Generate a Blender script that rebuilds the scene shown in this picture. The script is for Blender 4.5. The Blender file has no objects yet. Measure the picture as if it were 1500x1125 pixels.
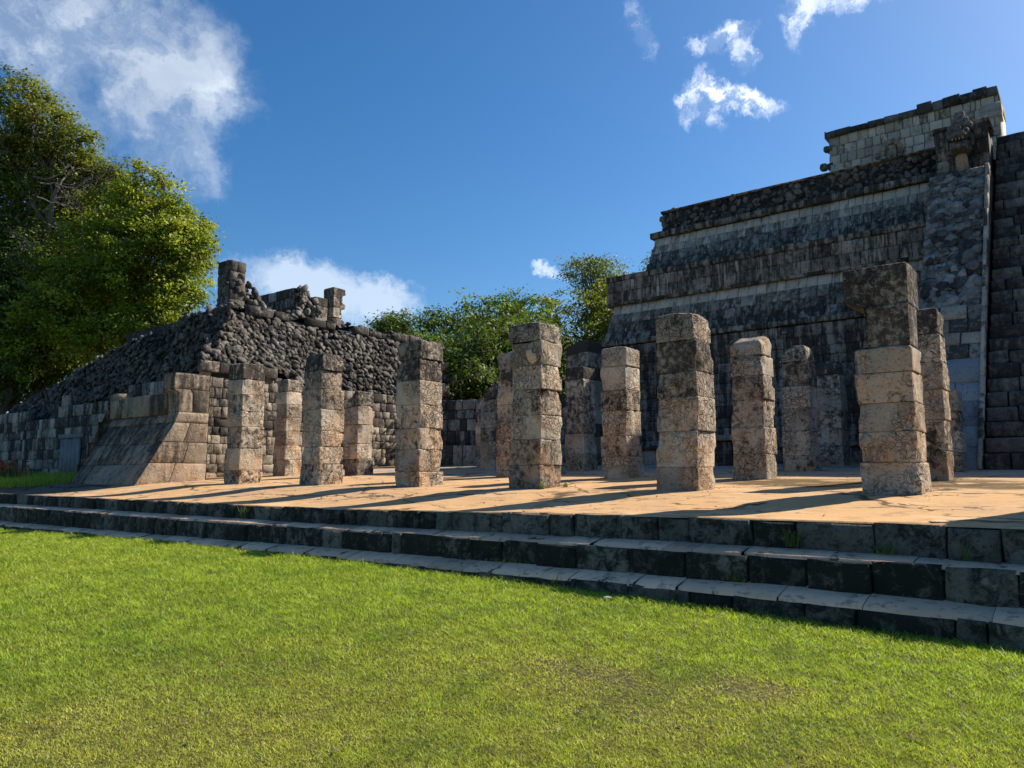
import bpy, bmesh, math, random
import numpy as np
from mathutils import Vector, Matrix, noise

random.seed(7)
RNG = np.random.default_rng(11)
SC = bpy.context.scene
COL = SC.collection
R = math.radians

# ------------------------------------------------------------------ frame of the place
# x = east, y = north, z = up; the camera stands on the lawn at (0, 0)
CAM_Z = 1.5
SUN_EL, SUN_AZ = R(40), R(115)          # azimuth clockwise from north
FB = math.tan(R(2.9)); FA = CAM_Z - .27 - FB * 11.2
E0, E1, E2 = 7.38, 7.04, 6.70            # the three riser faces


def floor_z(e, n=0):
    return FA + FB * e


def tab(pts):
    p = sorted(pts)
    xs = [-30] + [q[0] for q in p] + [60]
    ys = [p[0][1]] + [q[1] for q in p] + [p[-1][1]]
    return lambda n: float(np.interp(n, xs, ys))


Z0 = tab([(23.21, .905), (14.2, .913), (9.94, .918), (6.11, .983), (3.55, 1.023), (1.87, 1.036), (.58, 1.041)])
F0 = tab([(23.16, .654), (14.18, .685), (9.93, .69), (6.11, .734), (3.56, .762), (1.88, .767), (.59, .754)])
Z1 = tab([(22.07, .614), (13.52, .633), (8.68, .659), (5.83, .681), (3.4, .71), (1.8, .725), (.57, .727)])
F1 = tab([(21.99, .254), (13.49, .34), (8.67, .411), (5.83, .433), (3.41, .465), (1.81, .468), (.59, .455)])
Z2 = tab([(20.92, .215), (12.82, .292), (8.61, .325), (5.55, .352), (3.24, .392), (1.73, .393), (.57, .389)])
G2 = tab([(20.88, .092), (12.82, .235), (8.84, .265), (5.55, .268), (3.25, .247), (1.74, .213), (.58, .201)])


def sstep(a, b, x):
    t = min(1, max(0, (x - a) / (b - a)))
    return t * t * (3 - 2 * t)


def lawn_z(e, n):
    g = G2(n)
    t = sstep(-1, 6.7, e)
    z = .02 * (1 - t) + g * t
    z += .02 * noise.noise(Vector((e * .5, n * .5, 3))) * (1 - sstep(5.5, 6.6, e))
    return z


# ------------------------------------------------------------------ object helpers
def tag(o, label=None, cat=None, group=None, kind=None):
    if label: o['label'] = label
    if cat: o['category'] = cat
    if group: o['group'] = group
    if kind: o['kind'] = kind
    return o


def thing(name, label, cat, loc=(0, 0, 0), group=None):
    o = bpy.data.objects.new(name, None)
    COL.objects.link(o)
    o.location = loc
    o.empty_display_size = .2
    return tag(o, label, cat, group)


class MB:
    """collects polygons with a per-face tint, linked as one mesh object"""

    def __init__(self):
        self.v = []; self.f = []; self.t = []

    def add(self, verts, faces, tint=(.5, .5, .5)):
        o = len(self.v)
        self.v.extend([tuple(p) for p in verts])
        for f in faces:
            self.f.append(tuple(i + o for i in f)); self.t.append(tint)

    def box(self, lo, hi, tint=(.5, .5, .5), jit=0):
        (x0, y0, z0), (x1, y1, z1) = lo, hi
        v = [(x0, y0, z0), (x1, y0, z0), (x1, y1, z0), (x0, y1, z0), (x0, y0, z1), (x1, y0, z1), (x1, y1, z1), (x0, y1, z1)]
        if jit: v = [(a + random.uniform(-jit, jit), b + random.uniform(-jit, jit), c + random.uniform(-jit, jit)) for a, b, c in v]
        self.add(v, [(3, 2, 1, 0), (4, 5, 6, 7), (0, 1, 5, 4), (1, 2, 6, 5), (2, 3, 7, 6), (3, 0, 4, 7)], tint)

    def build(self, name, mat, parent=None, smooth=True):
        me = bpy.data.meshes.new(name)
        me.from_pydata(self.v, [], self.f)
        at = me.attributes.new('tint', 'FLOAT_COLOR', 'FACE')
        arr = np.ones((len(self.f), 4), np.float32)
        if self.t: arr[:, :3] = np.array(self.t, np.float32)
        at.data.foreach_set('color', arr.ravel())
        me.polygons.foreach_set('use_smooth', [smooth] * len(me.polygons))
        me.materials.append(mat)
        me.update()
        o = bpy.data.objects.new(name, me)
        COL.objects.link(o)
        if parent:
            o.parent = parent
            if parent.type == 'EMPTY': o.matrix_parent_inverse = Matrix.Translation(-parent.location)
        return o


def np_mesh(name, V, loops, sizes, tint, mat, parent=None, smooth=False):
    me = bpy.data.meshes.new(name)
    me.vertices.add(len(V)); me.vertices.foreach_set('co', np.asarray(V, np.float32).ravel())
    me.loops.add(len(loops)); me.loops.foreach_set('vertex_index', np.asarray(loops, np.int32))
    starts = np.concatenate(([0], np.cumsum(sizes)[:-1]))
    me.polygons.add(len(sizes)); me.polygons.foreach_set('loop_start', starts.astype(np.int32))
    at = me.attributes.new('tint', 'FLOAT_COLOR', 'FACE')
    t4 = np.ones((len(sizes), 4), np.float32); t4[:, :3] = tint
    at.data.foreach_set('color', t4.ravel())
    me.update(calc_edges=True); me.validate()
    if smooth: me.polygons.foreach_set('use_smooth', np.ones(len(sizes), bool))
    me.materials.append(mat)
    o = bpy.data.objects.new(name, me); COL.objects.link(o)
    if parent:
        o.parent = parent
        if parent.type == 'EMPTY': o.matrix_parent_inverse = Matrix.Translation(-parent.location)
    return o


# ------------------------------------------------------------------ node helpers
class NT:
    def __init__(self, tree):
        self.t = tree; self.n = tree.nodes; self.l = tree.links; self.n.clear()

    def new(self, ty, **kw):
        nd = self.n.new(ty)
        for k, v in kw.items(): setattr(nd, k, v)
        return nd

    def put(self, sock, v):
        if hasattr(v, 'is_output'): self.l.new(v, sock)
        elif isinstance(v, (tuple, list)) and len(v) == 3 and sock.type == 'RGBA': sock.default_value = (*v, 1)
        else: sock.default_value = v

    def math(self, op, a, b=0.0, c=None, clamp=False):
        nd = self.new('ShaderNodeMath', operation=op, use_clamp=clamp)
        self.put(nd.inputs[0], a); self.put(nd.inputs[1], b)
        if c is not None: self.put(nd.inputs[2], c)
        return nd.outputs[0]

    def vmath(self, op, a, b=(0, 0, 0)):
        nd = self.new('ShaderNodeVectorMath', operation=op)
        self.put(nd.inputs[0], a); self.put(nd.inputs[1], b)
        return nd.outputs['Value'] if op in ('DOT_PRODUCT', 'LENGTH', 'DISTANCE') else nd.outputs[0]

    def mix(self, f, a, b, mode='MIX'):
        nd = self.new('ShaderNodeMix', data_type='RGBA', blend_type=mode)
        self.put(nd.inputs[0], f); self.put(nd.inputs[6], a); self.put(nd.inputs[7], b)
        return nd.outputs[2]

    def noise(self, vec, scale, detail=5, rough=.6, dist=0.0, col=False):
        nd = self.new('ShaderNodeTexNoise')
        self.put(nd.inputs['Vector'], vec); nd.inputs['Scale'].default_value = scale
        nd.inputs['Detail'].default_value = detail; nd.inputs['Roughness'].default_value = rough
        nd.inputs['Distortion'].default_value = dist
        return nd.outputs['Color' if col else 'Fac']

    def voro(self, vec, scale, feature='F1', out='Distance', rnd=1.0):
        nd = self.new('ShaderNodeTexVoronoi', feature=feature)
        self.put(nd.inputs['Vector'], vec); nd.inputs['Scale'].default_value = scale
        nd.inputs['Randomness'].default_value = rnd
        return nd.outputs[out]

    def step(self, x, lo, hi, a=0.0, b=1.0):
        nd = self.new('ShaderNodeMapRange', interpolation_type='SMOOTHSTEP')
        self.put(nd.inputs[0], x)
        for i, v in ((1, lo), (2, hi), (3, a), (4, b)): self.put(nd.inputs[i], v)
        return nd.outputs[0]

    def scale(self, vec, s):
        return self.vmath('MULTIPLY', vec, s)

    def sep(self, vec):
        nd = self.new('ShaderNodeSeparateXYZ'); self.put(nd.inputs[0], vec)
        return nd.outputs

    def attr(self, name='tint'):
        nd = self.new('ShaderNodeAttribute', attribute_name=name)
        s = self.new('ShaderNodeSeparateColor'); self.l.new(nd.outputs['Color'], s.inputs[0])
        return s.outputs

    def bump(self, h, strength, dist, normal=None):
        nd = self.new('ShaderNodeBump')
        nd.inputs['Strength'].default_value = strength; nd.inputs['Distance'].default_value = dist
        self.put(nd.inputs['Height'], h)
        if normal: self.l.new(normal, nd.inputs['Normal'])
        return nd.outputs[0]

    def bsdf(self, color, rough=.9, normal=None, spec=.25, **kw):
        nd = self.new('ShaderNodeBsdfPrincipled')
        self.put(nd.inputs['Base Color'], color); self.put(nd.inputs['Roughness'], rough)
        nd.inputs['Specular IOR Level'].default_value = spec
        if normal: self.l.new(normal, nd.inputs['Normal'])
        return nd.outputs[0]

    def out(self, s):
        o = self.new('ShaderNodeOutputMaterial'); self.l.new(s, o.inputs['Surface'])


def new_mat(name):
    m = bpy.data.materials.new(name); m.use_nodes = True
    return m, NT(m.node_tree)


def stone_mat(name, light, mid, dark, dark_at=.55, dark_soft=.16, top=0.0, streak=.35, warm=None, warm_amt=0.0,
              pale=None, pale_amt=0.0, carve=0.0, bump=1.0, scale=1.0, blockvar=.35, blich=.22):
    """weathered limestone: tint.r = value of the block, tint.g = height on the wall 0..1, tint.b = lichen of the block"""
    m, n = new_mat(name)
    P = n.new('ShaderNodeNewGeometry').outputs['Position']
    a = n.attr()
    n1 = n.noise(P, .9 * scale, 6, .65)
    n2 = n.noise(P, 7.5 * scale, 10, .76, .5)
    n3 = n.noise(n.scale(P, (3.2, 3.2, .45)), 1.6 * scale, 7, .65)
    n4 = n.noise(P, 38 * scale, 4, .7)
    base = n.mix(n.step(n1, .35, .65), light, mid)
    if warm:
        w = n.noise(P, 1.7 * scale, 5, .6, .6)
        wf = n.math('MULTIPLY', n.step(w, .42, .62), n.math('SUBTRACT', 1.0, a[1], clamp=True))
        base = n.mix(n.math('MULTIPLY', wf, warm_amt), base, warm)
    pf = 0.0
    if pale:
        pf = n.math('MULTIPLY', n.step(n.math('ADD', n.math('MULTIPLY', n3, 1.5), n.math('MULTIPLY', n.math('SUBTRACT', a[1], .5), .50)), .78, 1.04), pale_amt)
        base = n.mix(pf, base, pale)
    val = n.math('ADD', n.math('MULTIPLY', n.math('SUBTRACT', a[0], .5), blockvar * 1.6), 1.0)
    val = n.math('MULTIPLY', val, n.math('ADD', n.math('MULTIPLY', n4, .8), .6))
    base = n.mix(1.0, base, n.vmath('MULTIPLY', (1, 1, 1), n.new('ShaderNodeCombineXYZ').outputs[0]) if False else val, 'MULTIPLY')
    s = n.math('ADD', n.math('MULTIPLY', n2, 1 - streak), n.math('MULTIPLY', n3, streak))
    s = n.math('ADD', s, n.math('MULTIPLY', n.math('SUBTRACT', a[2], .5), blich))
    if top: s = n.math('ADD', s, n.math('MULTIPLY', n.math('POWER', a[1], 2.0), top))
    mask = n.step(s, dark_at - dark_soft * .5, dark_at + dark_soft * .5)
    speck = n.step(n.noise(P, 21 * scale, 7, .78), .55, .63)
    mask = n.math('MAXIMUM', mask, n.math('MULTIPLY', speck, .85))
    if pale: mask = n.math('MULTIPLY', mask, n.math('SUBTRACT', 1.0, n.math('MULTIPLY', pf, .8)))
    col = n.mix(n.math('MULTIPLY', mask, .93), base, dark)
    lich = n.step(n.noise(n.vmath('ADD', P, (7, 3, 1)), 9 * scale, 5, .6), .66, .72)
    col = n.mix(n.math('MULTIPLY', lich, .35), col, (.36, .35, .32))
    h = n.math('ADD', n.math('MULTIPLY', n2, .7), n.math('MULTIPLY', n4, .35))
    pit = n.step(n.voro(P, 22 * scale), .05, .3)
    h = n.math('ADD', h, n.math('MULTIPLY', pit, .18))
    nrm = n.bump(h, .75 * bump, .035)
    if carve:
        fine = n.noise(P, 26, 5, .7, .8)
        q = n.vmath('ADD', n.scale(P, (1, 1, 1)), n.scale(n.noise(P, 3.5, 2, .5, col=True), (.35, .35, .35)))
        e1 = n.voro(q, 7.5, 'DISTANCE_TO_EDGE')
        e2 = n.math('ABSOLUTE', n.math('SINE', n.math('MULTIPLY', n.noise(P, 4.6, 1.5, .4, .9), 30.0)))
        c = n.math('ADD', n.step(e1, .02, .09), n.math('MULTIPLY', n.step(e2, .08, .5), .8))
        worn = n.step(n.noise(n.vmath('ADD', P, (3, 9, 4)), 1.5, 3, .5), .38, .6)
        nrm = n.bump(n.math('MULTIPLY', c, worn), min(1.0, .8 * carve), .03, nrm)
        groove = n.math('MULTIPLY', n.math('SUBTRACT', 1.8, c), worn)
        groove = n.math('MULTIPLY', groove, n.step(fine, .34, .52))
        col = n.mix(n.math('MULTIPLY', groove, .27 * carve, None, True), col, dark)
    n.out(n.bsdf(col, .93, nrm, .15))
    return m


LIME = (.42, .365, .29)
M_pillar = stone_mat('pillar_limestone', (.53, .45, .345), (.37, .32, .255), (.045, .04, .036), dark_at=.578, dark_soft=.11, top=.09,
                     streak=.25, warm=(.53, .31, .16), warm_amt=.75, carve=1.35, bump=1.35, blockvar=.34, blich=.14)
M_temple = stone_mat('temple_limestone', (.345, .305, .255), (.195, .172, .145), (.028, .025, .022), dark_at=.482, dark_soft=.12, streak=.62,
                     pale=(.56, .50, .41), pale_amt=.95, bump=1.0, blockvar=.22, blich=.07)
M_shrine = stone_mat('pale_shrine_limestone', (.54, .465, .375), (.43, .37, .30), (.06, .056, .052), dark_at=.62, dark_soft=.2, streak=.3, bump=.9, blockvar=.35, blich=.25)
M_rubble = stone_mat('dark_rubble_stone', (.19, .172, .15), (.118, .106, .093), (.024, .022, .02), dark_at=.53, dark_soft=.2, streak=.15, bump=1.4, blockvar=.42)
M_brubble = stone_mat('balustrade_rubble_stone', (.25, .235, .205), (.15, .14, .125), (.03, .028, .028), dark_at=.52, dark_soft=.22, streak=.3, bump=1.3, blockvar=.7)
M_ruin = stone_mat('ruin_limestone', (.41, .35, .27), (.27, .233, .187), (.04, .036, .033), dark_at=.54, dark_soft=.16, top=.15, streak=.4,
                   warm=(.46, .32, .19), warm_amt=.3, carve=.4, bump=1.2, blockvar=.5)
M_ruinw = stone_mat('shaded_ruin_limestone', (.42, .375, .32), (.22, .198, .17), (.028, .025, .024), dark_at=.485, dark_soft=.16, streak=.45, bump=1.1, blockvar=.45)
M_step = stone_mat('step_riser_stone', (.20, .183, .152), (.107, .10, .084), (.017, .019, .016), dark_at=.475, dark_soft=.15, streak=.2, bump=1.5, blockvar=.32, blich=.14)
M_stair = stone_mat('stair_stone', (.21, .19, .168), (.12, .11, .10), (.028, .026, .025), dark_at=.49, dark_soft=.22, streak=.4, bump=1.0, blockvar=.3, blich=.12)
M_altar = stone_mat('altar_limestone', (.40, .325, .24), (.30, .24, .18), (.045, .04, .036), dark_at=.565, dark_soft=.2, top=.10, streak=.55,
                    warm=(.50, .30, .16), warm_amt=.6, carve=.7, bump=1.2, blockvar=.3, blich=.14)
M_plaster = stone_mat('grey_blue_plaster', (.27, .27, .265), (.19, .195, .20), (.04, .04, .045), dark_at=.60, dark_soft=.2, streak=.5, bump=.6, blockvar=.2)
M_dark = stone_mat('joint_mortar', (.07, .065, .06), (.05, .047, .043), (.02, .02, .02), dark_at=.5)
M_ochre = stone_mat('broken_ochre_stone', (.56, .42, .25), (.47, .34, .19), (.1, .08, .06), dark_at=.66)
M_white = stone_mat('fallen_white_stone', (.55, .52, .46), (.45, .42, .36), (.1, .09, .08), dark_at=.68)


def floor_mat():
    m, n = new_mat('worn_lime_floor')
    P = n.new('ShaderNodeNewGeometry').outputs['Position']
    x, y, z = n.sep(P)
    n1 = n.noise(P, .55, 6, .6, .3)
    n2 = n.noise(P, 3.2, 8, .68)
    n3 = n.noise(n.scale(P, (2.2, .7, 1)), 1.3, 6, .6, .6)
    base = n.mix(n.step(n1, .35, .66), (.56, .345, .165), (.49, .315, .175))
    base = n.mix(n.math('MULTIPLY', n.step(n3, .50, .64), .6), base, (.60, .43, .26))
    base = n.mix(n.math('MULTIPLY', n.step(n2, .53, .66), .6), base, (.27, .185, .12))
    long = n.noise(n.scale(P, (5.0, .8, 1)), 1.2, 7, .7, .4)
    base = n.mix(n.math('MULTIPLY', n.step(long, .54, .64), .55), base, (.36, .25, .15))
    # floor turns greyer further in
    base = n.mix(n.math('MULTIPLY', n.step(x, 13.0, 16.0), .55), base, (.33, .30, .265))
    # damp algae pool round the second row
    q = n.vmath('ADD', P, n.scale(n.noise(P, 1.1, 4, .6, col=True), (1.6, 2.4, 0)))
    qx, qy, _ = n.sep(q)
    band = n.math('MULTIPLY', n.step(qx, 12.5, 12.95), n.step(qx, 14.9, 14.3))
    band = n.math('MULTIPLY', band, n.math('MULTIPLY', n.step(qy, -2.0, -.5), n.step(qy, 7.2, 6.0)))
    band = n.math('MULTIPLY', band, n.step(n.noise(n.scale(P, (1.0, .6, 1)), 2.1, 5, .65), .36, .46))
    base = n.mix(n.math('MULTIPLY', band, .9), base, (.10, .07, .03))
    # soil at the far left end
    soil = n.step(n.math('ADD', y, n.math('MULTIPLY', n2, 5.0)), 22.0, 24.5)
    base = n.mix(soil, base, n.mix(n.step(n2, .4, .6), (.16, .12, .08), (.24, .18, .12)))
    w = n.vmath('ADD', P, n.scale(n.noise(P, 1.6, 4, .6, col=True), (.9, .9, 0)))
    crack = n.voro(n.scale(w, (.55, .30, 0)), 1.0, 'DISTANCE_TO_EDGE')
    ck = n.math('MULTIPLY', n.step(crack, .022, .006), n.step(n.noise(P, .6, 3), .40, .48))
    c2 = n.voro(n.scale(w, (1.7, .9, 0)), 1.0, 'DISTANCE_TO_EDGE')
    ck = n.math('MAXIMUM', ck, n.math('MULTIPLY', n.step(c2, .03, .008), n.step(n.noise(n.vmath('ADD', P, (9, 4, 0)), .8, 3), .53, .58)))
    grime = n.step(n.noise(n.scale(P, (1.6, .8, 1)), 1.5, 9, .75, .5), .56, .66)
    base = n.mix(n.math('MULTIPLY', grime, .6), base, (.19, .14, .095))
    base = n.mix(n.math('MULTIPLY', ck, .85), base, (.05, .04, .03))
    base = n.mix(n.math('MULTIPLY', n.step(n.noise(P, 21, 6, .75), .60, .70), .5), base, (.16, .12, .085))
    rough = .92
    h = n.math('ADD', n.math('MULTIPLY', n2, .6), n.math('MULTIPLY', n.noise(P, 30, 4, .7), .3))
    h = n.math('SUBTRACT', h, n.math('MULTIPLY', ck, .6))
    n.out(n.bsdf(base, rough, n.bump(h, .5, .03), .06))
    return m


def tread_mat():
    m, n = new_mat('worn_lime_tread')
    P = n.new('ShaderNodeNewGeometry').outputs['Position']
    a = n.attr()
    n1 = n.noise(P, 1.7, 6, .6); n2 = n.noise(P, 7, 9, .74)
    base = n.mix(n.step(n1, .36, .64), (.86, .52, .33), (.70, .44, .285))
    base = n.mix(1.0, base, n.math('ADD', n.math('MULTIPLY', a[0], .5), .7), 'MULTIPLY')
    base = n.mix(n.math('MULTIPLY', n.step(n2, .52, .63), .7), base, (.24, .175, .13))
    base = n.mix(n.math('MULTIPLY', n.step(n.noise(n.vmath('ADD', P, (5, 1, 0)), 2.6, 8, .74), .57, .63), .9), base, (.04, .034, .026))
    base = n.mix(n.step(a[2], .995, 1.0), base, (.03, .028, .022))
    n.out(n.bsdf(base, .9, n.bump(n2, .7, .03), .2))
    return m


M_floor = floor_mat(); M_tread = tread_mat()


def lawn_mat():
    m, n = new_mat('lawn_soil')
    P = n.new('ShaderNodeNewGeometry').outputs['Position']
    n1 = n.noise(P, 3, 6, .65); n2 = n.noise(P, 28, 5, .7)
    c = n.mix(n.step(n1, .35, .65), (.13, .165, .03), (.18, .17, .05))
    c = n.mix(n.step(n2, .44, .52), c, (.075, .062, .028))
    n.out(n.bsdf(c, .95, n.bump(n2, .8, .03), .1))
    return m


def leaf_mat(name, c0, c1, c2, trans=.35, rough=.55):
    """tint.r = leaf value, tint.g = twig hue"""
    m, n = new_mat(name)
    a = n.attr()
    c = n.mix(a[1], c0, c1)
    c = n.mix(n.math('POWER', a[2], 3.0), c, c2)
    v = n.math('ADD', n.math('MULTIPLY', a[0], .9), .55)
    c = n.mix(1.0, c, v, 'MULTIPLY')
    p = n.bsdf(c, rough, None, .3)
    t = n.new('ShaderNodeBsdfTranslucent')
    n.l.new(n.mix(1.0, c, (1.25, 1.3, .6), 'MULTIPLY'), t.inputs['Color'])
    mx = n.new('ShaderNodeMixShader'); mx.inputs[0].default_value = trans
    n.l.new(p, mx.inputs[1]); n.l.new(t.outputs[0], mx.inputs[2])
    n.out(mx.outputs[0])
    return m


M_lawn = lawn_mat()
M_grass = leaf_mat('grass_blades', (.225, .335, .033), (.445, .44, .065), (.64, .56, .22), .46, .5)
M_weed = leaf_mat('weed_leaves', (.07, .12, .025), (.12, .16, .035), (.25, .2, .07), .3)
M_leafY = leaf_mat('yellow_green_leaves', (.115, .19, .02), (.25, .30, .03), (.40, .36, .035), .45)
M_leafO = leaf_mat('olive_leaves', (.095, .14, .02), (.18, .21, .03), (.27, .23, .05), .42)
M_leafD = leaf_mat('dark_green_leaves', (.045, .085, .018), (.09, .14, .024), (.16, .18, .035), .38)
M_leafG = leaf_mat('fresh_green_leaves', (.06, .125, .02), (.115, .195, .026), (.22, .22, .035), .40)
M_leafF = leaf_mat('feathery_leaves', (.10, .15, .05), (.17, .22, .06), (.26, .24, .07), .35)
M_litter = leaf_mat('dry_leaf_litter', (.13, .085, .045), (.24, .16, .08), (.33, .25, .12), .1, .7)
M_petal = leaf_mat('red_orange_flowers', (.45, .08, .03), (.5, .16, .05), (.4, .05, .03), .3)


def bark_mat(name, c0, c1):
    m, n = new_mat(name)
    P = n.new('ShaderNodeNewGeometry').outputs['Position']
    a = n.noise(n.scale(P, (5, 5, 1)), 2.5, 7, .7)
    n.out(n.bsdf(n.mix(n.step(a, .35, .65), c0, c1), .95, n.bump(a, .8, .05), .1))
    return m


M_bark = bark_mat('grey_bark', (.11, .09, .07), (.22, .19, .16))
M_twig = bark_mat('bare_twig_bark', (.13, .112, .098), (.24, .21, .185))
M_wood = bark_mat('weathered_boards', (.16, .165, .165), (.27, .28, .28))


# ------------------------------------------------------------------ masonry
def rnd_tint(g, lo=0.0, hi=1.0):
    return (random.uniform(lo, hi), g, random.random())


def block(mb, O, u, v, n, u0, u1, v0, v1, depth, tint, gap=.012, bev=.025, jit=.012, rough=.012):
    """one dressed stone on the plane O + u*a + v*b, standing out along n"""
    a0, a1, b0, b1 = u0 + gap, u1 - gap, v0 + gap, v1 - gap
    if a1 - a0 < .04 or b1 - b0 < .04: return
    bev = min(bev, (a1 - a0) * .3, (b1 - b0) * .3)
    j = lambda s: random.uniform(-s, s)
    ring = [(a0, b0), ((a0 + a1) / 2, b0), (a1, b0), (a1, (b0 + b1) / 2), (a1, b1), ((a0 + a1) / 2, b1), (a0, b1), (a0, (b0 + b1) / 2)]
    cut = random.random() * .5 + .5
    outer = [(p + j(jit) * .6 + (.3 * bev * cut * (1 if p == a0 else -1 if p == a1 else 0) if i % 2 == 0 else 0), q + j(jit) * .6, depth - bev * .8 + j(rough) * .5) for i, (p, q) in enumerate(ring)]
    ca, cb = (a0 + a1) / 2, (b0 + b1) / 2
    inner = []
    for i, (p, q) in enumerate(ring):
        k = 1.0
        pa = p + (bev if p < ca - 1e-6 else -bev if p > ca + 1e-6 else 0)
        qa = q + (bev if q < cb - 1e-6 else -bev if q > cb + 1e-6 else 0)
        inner.append((pa + j(jit), qa + j(jit), depth + j(rough)))
    cen = (ca + j(jit), cb + j(jit), depth + j(rough) + rough * .4)
    back = [(p, q, -.06) for p, q in ring]
    P = [O + u * x + v * y + n * z for x, y, z in back + outer + inner + [cen]]
    F = []
    for i in range(8):
        k = (i + 1) % 8
        F.append((i, k, 8 + k, 8 + i)); F.append((8 + i, 8 + k, 16 + k, 16 + i))
    for i in range(0, 8, 2):
        F.append((16 + i, 16 + i + 1, 24, 16 + (i - 1) % 8))
    mb.add(P, F, tint)


def courses(total, h, var=.2):
    out = [0.0]
    while out[-1] < total - h * .6:
        out.append(out[-1] + h * random.uniform(1 - var, 1 + var))
    s = total / out[-1] if len(out) > 1 else 1
    out = [q * s for q in out]
    if len(out) == 1: out.append(total)
    return out


def wall(mb, O, u, v, n, width, height, bw=.4, bh=.3, depth=.05, var=.35, inL=None, inR=None, dvar=.02, gfun=None, lo=0, hi=1, jit=.012,
         gap=.012, bev=.025, rough=.012, topvar=None, skip=0.0):
    """coursed masonry on a plane; inL / inR give the side edges at height fraction (battered corners)"""
    u, v, n = u.normalized(), v.normalized(), n.normalized()
    cs = courses(height, bh)
    for a, b in zip(cs[:-1], cs[1:]):
        f = (a + b) / 2 / height
        x = inL(f) if inL else 0.0
        end = inR(f) if inR else width
        g = gfun(f) if gfun else f
        while x < end - .02:
            w = bw * random.uniform(1 - var, 1 + var)
            if end - (x + w) < bw * .4: w = end - x
            ok = random.random() >= skip
            if topvar and a > topvar((x + w / 2)): ok = False
            if ok:
                block(mb, O, u, v, n, x, x + w, a, b, depth + random.uniform(-dvar, dvar), rnd_tint(g, lo, hi), gap, bev, jit, rough)
            x += w
    # mortar bed behind
    L0, R0 = (inL(0) if inL else 0), (inR(0) if inR else width)
    L1, R1 = (inL(1) if inL else 0), (inR(1) if inR else width)
    if not topvar:
        mb.add([O + u * L0, O + u * R0, O + u * R1 + v * height, O + u * L1 + v * height], [(0, 1, 2, 3)], (.1, .5, 1))


# ---- irregular stones
def make_rocks(k=14, sub=2):
    out = []
    for i in range(k):
        bm = bmesh.new(); bmesh.ops.create_icosphere(bm, subdivisions=sub, radius=1)
        s = Vector((random.uniform(.75, 1.25), random.uniform(.75, 1.2), random.uniform(.6, 1.0)))
        planes = [(Vector((random.gauss(0, 1), random.gauss(0, 1), random.gauss(0, 1))).normalized(), random.uniform(.55, .85)) for _ in range(9)]
        vs = []
        for vv in bm.verts:
            p = vv.co.copy()
            for nn, d in planes:
                e = p.dot(nn)
                if e > d: p -= nn * (e - d) * .97
            p *= 1 + .10 * noise.noise(vv.co * 2.3 + Vector((i * 7, 0, 0)))
            vs.append(np.array((p.x * s.x, p.y * s.y, p.z * s.z)))
        fs = [tuple(q.index for q in f.verts) for f in bm.faces]
        bm.free()
        out.append((np.array(vs), fs))
    return out


ROCKS = make_rocks()


def rock(mb, c, size, n, tint, flat=.8, long=1.0):
    vs, fs = random.choice(ROCKS)
    n = Vector(n).normalized()
    t = n.orthogonal().normalized(); t.rotate(Matrix.Rotation(random.uniform(0, 6.28), 3, n))
    b = n.cross(t)
    A = np.array([t, b, n]); S = np.array([size * random.uniform(.8, 1.25) * long, size * random.uniform(.7, 1.05), size * flat])
    w = (vs * S) @ A + np.array(c)
    mb.add(w, fs, tint)


def rubble(mb, surf, nu, nv, size, gfun=None, lo=0, hi=1, flat=.8, keep=None, nj=.25, sink=0.0):
    """surf(a, b) -> point, normal for a, b in 0..1; stones on a jittered lattice"""
    for j in range(nv):
        for i in range(nu):
            a = (i + .5 * (j % 2) + random.uniform(-.3, .3) + .25) / nu; b = (j + .5 + random.uniform(-.32, .32)) / nv
            a = min(1, max(0, a)); b = min(1, max(0, b))
            if keep and not keep(a, b): continue
            p, nn = surf(a, b)
            nn = (nn + Vector((random.gauss(0, nj), random.gauss(0, nj), random.gauss(0, nj)))).normalized()
            rock(mb, p + nn * (random.uniform(-.06, .05) * nj * 4 - sink), size * random.choice((.75, .9, 1, 1.1, 1.35)), nn, rnd_tint(gfun(b) if gfun else b, lo, hi), flat)


def quad_surf(p00, p10, p11, p01):
    p00, p10, p11, p01 = map(Vector, (p00, p10, p11, p01))

    def s(a, b):
        p = p00.lerp(p10, a).lerp(p01.lerp(p11, a), b)
        nn = (p10 - p00).cross(p01 - p00).normalized()
        return p, nn
    return s


X, Y, Z = Vector((1, 0, 0)), Vector((0, 1, 0)), Vector((0, 0, 1))

# ================================================================== GROUND
def grid_obj(name, fn, us, vs, mat, smooth=True):
    mb = MB()
    V = [fn(a, b) for b in vs for a in us]
    nu = len(us)
    F = [(j * nu + i, j * nu + i + 1, (j + 1) * nu + i + 1, (j + 1) * nu + i) for j in range(len(vs) - 1) for i in range(nu - 1)]
    mb.add(V, F)
    return mb.build(name, mat, None, smooth)


us = np.concatenate((np.linspace(-60, -4, 8), np.linspace(-3, 6.6, 40), [6.72, 6.95]))
vs = np.concatenate((np.linspace(-60, -6, 8), np.linspace(-5, 26, 90), np.linspace(28, 60, 8)))
lawn = grid_obj('lawn', lambda a, b: (a, b, lawn_z(a, b)), us, vs, M_lawn)
tag(lawn, kind='structure')

# the wide flat ground under everything, to the horizon
gm = MB(); S = 900
gm.add([(-S, -S, -.25), (S, -S, -.25), (S, S, -.25), (-S, S, -.25)], [(0, 1, 2, 3)])
tag(gm.build('ground', M_lawn), kind='structure')


def plat_z(e, n):
    k = sstep(E0, E0 + 2.6, e)
    z = Z0(n) * (1 - k) + floor_z(e) * k
    return z + .012 * noise.noise(Vector((e * .7, n * .7, 0))) + .006 * noise.noise(Vector((e * 2.3, n * 2.3, 4)))


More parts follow.
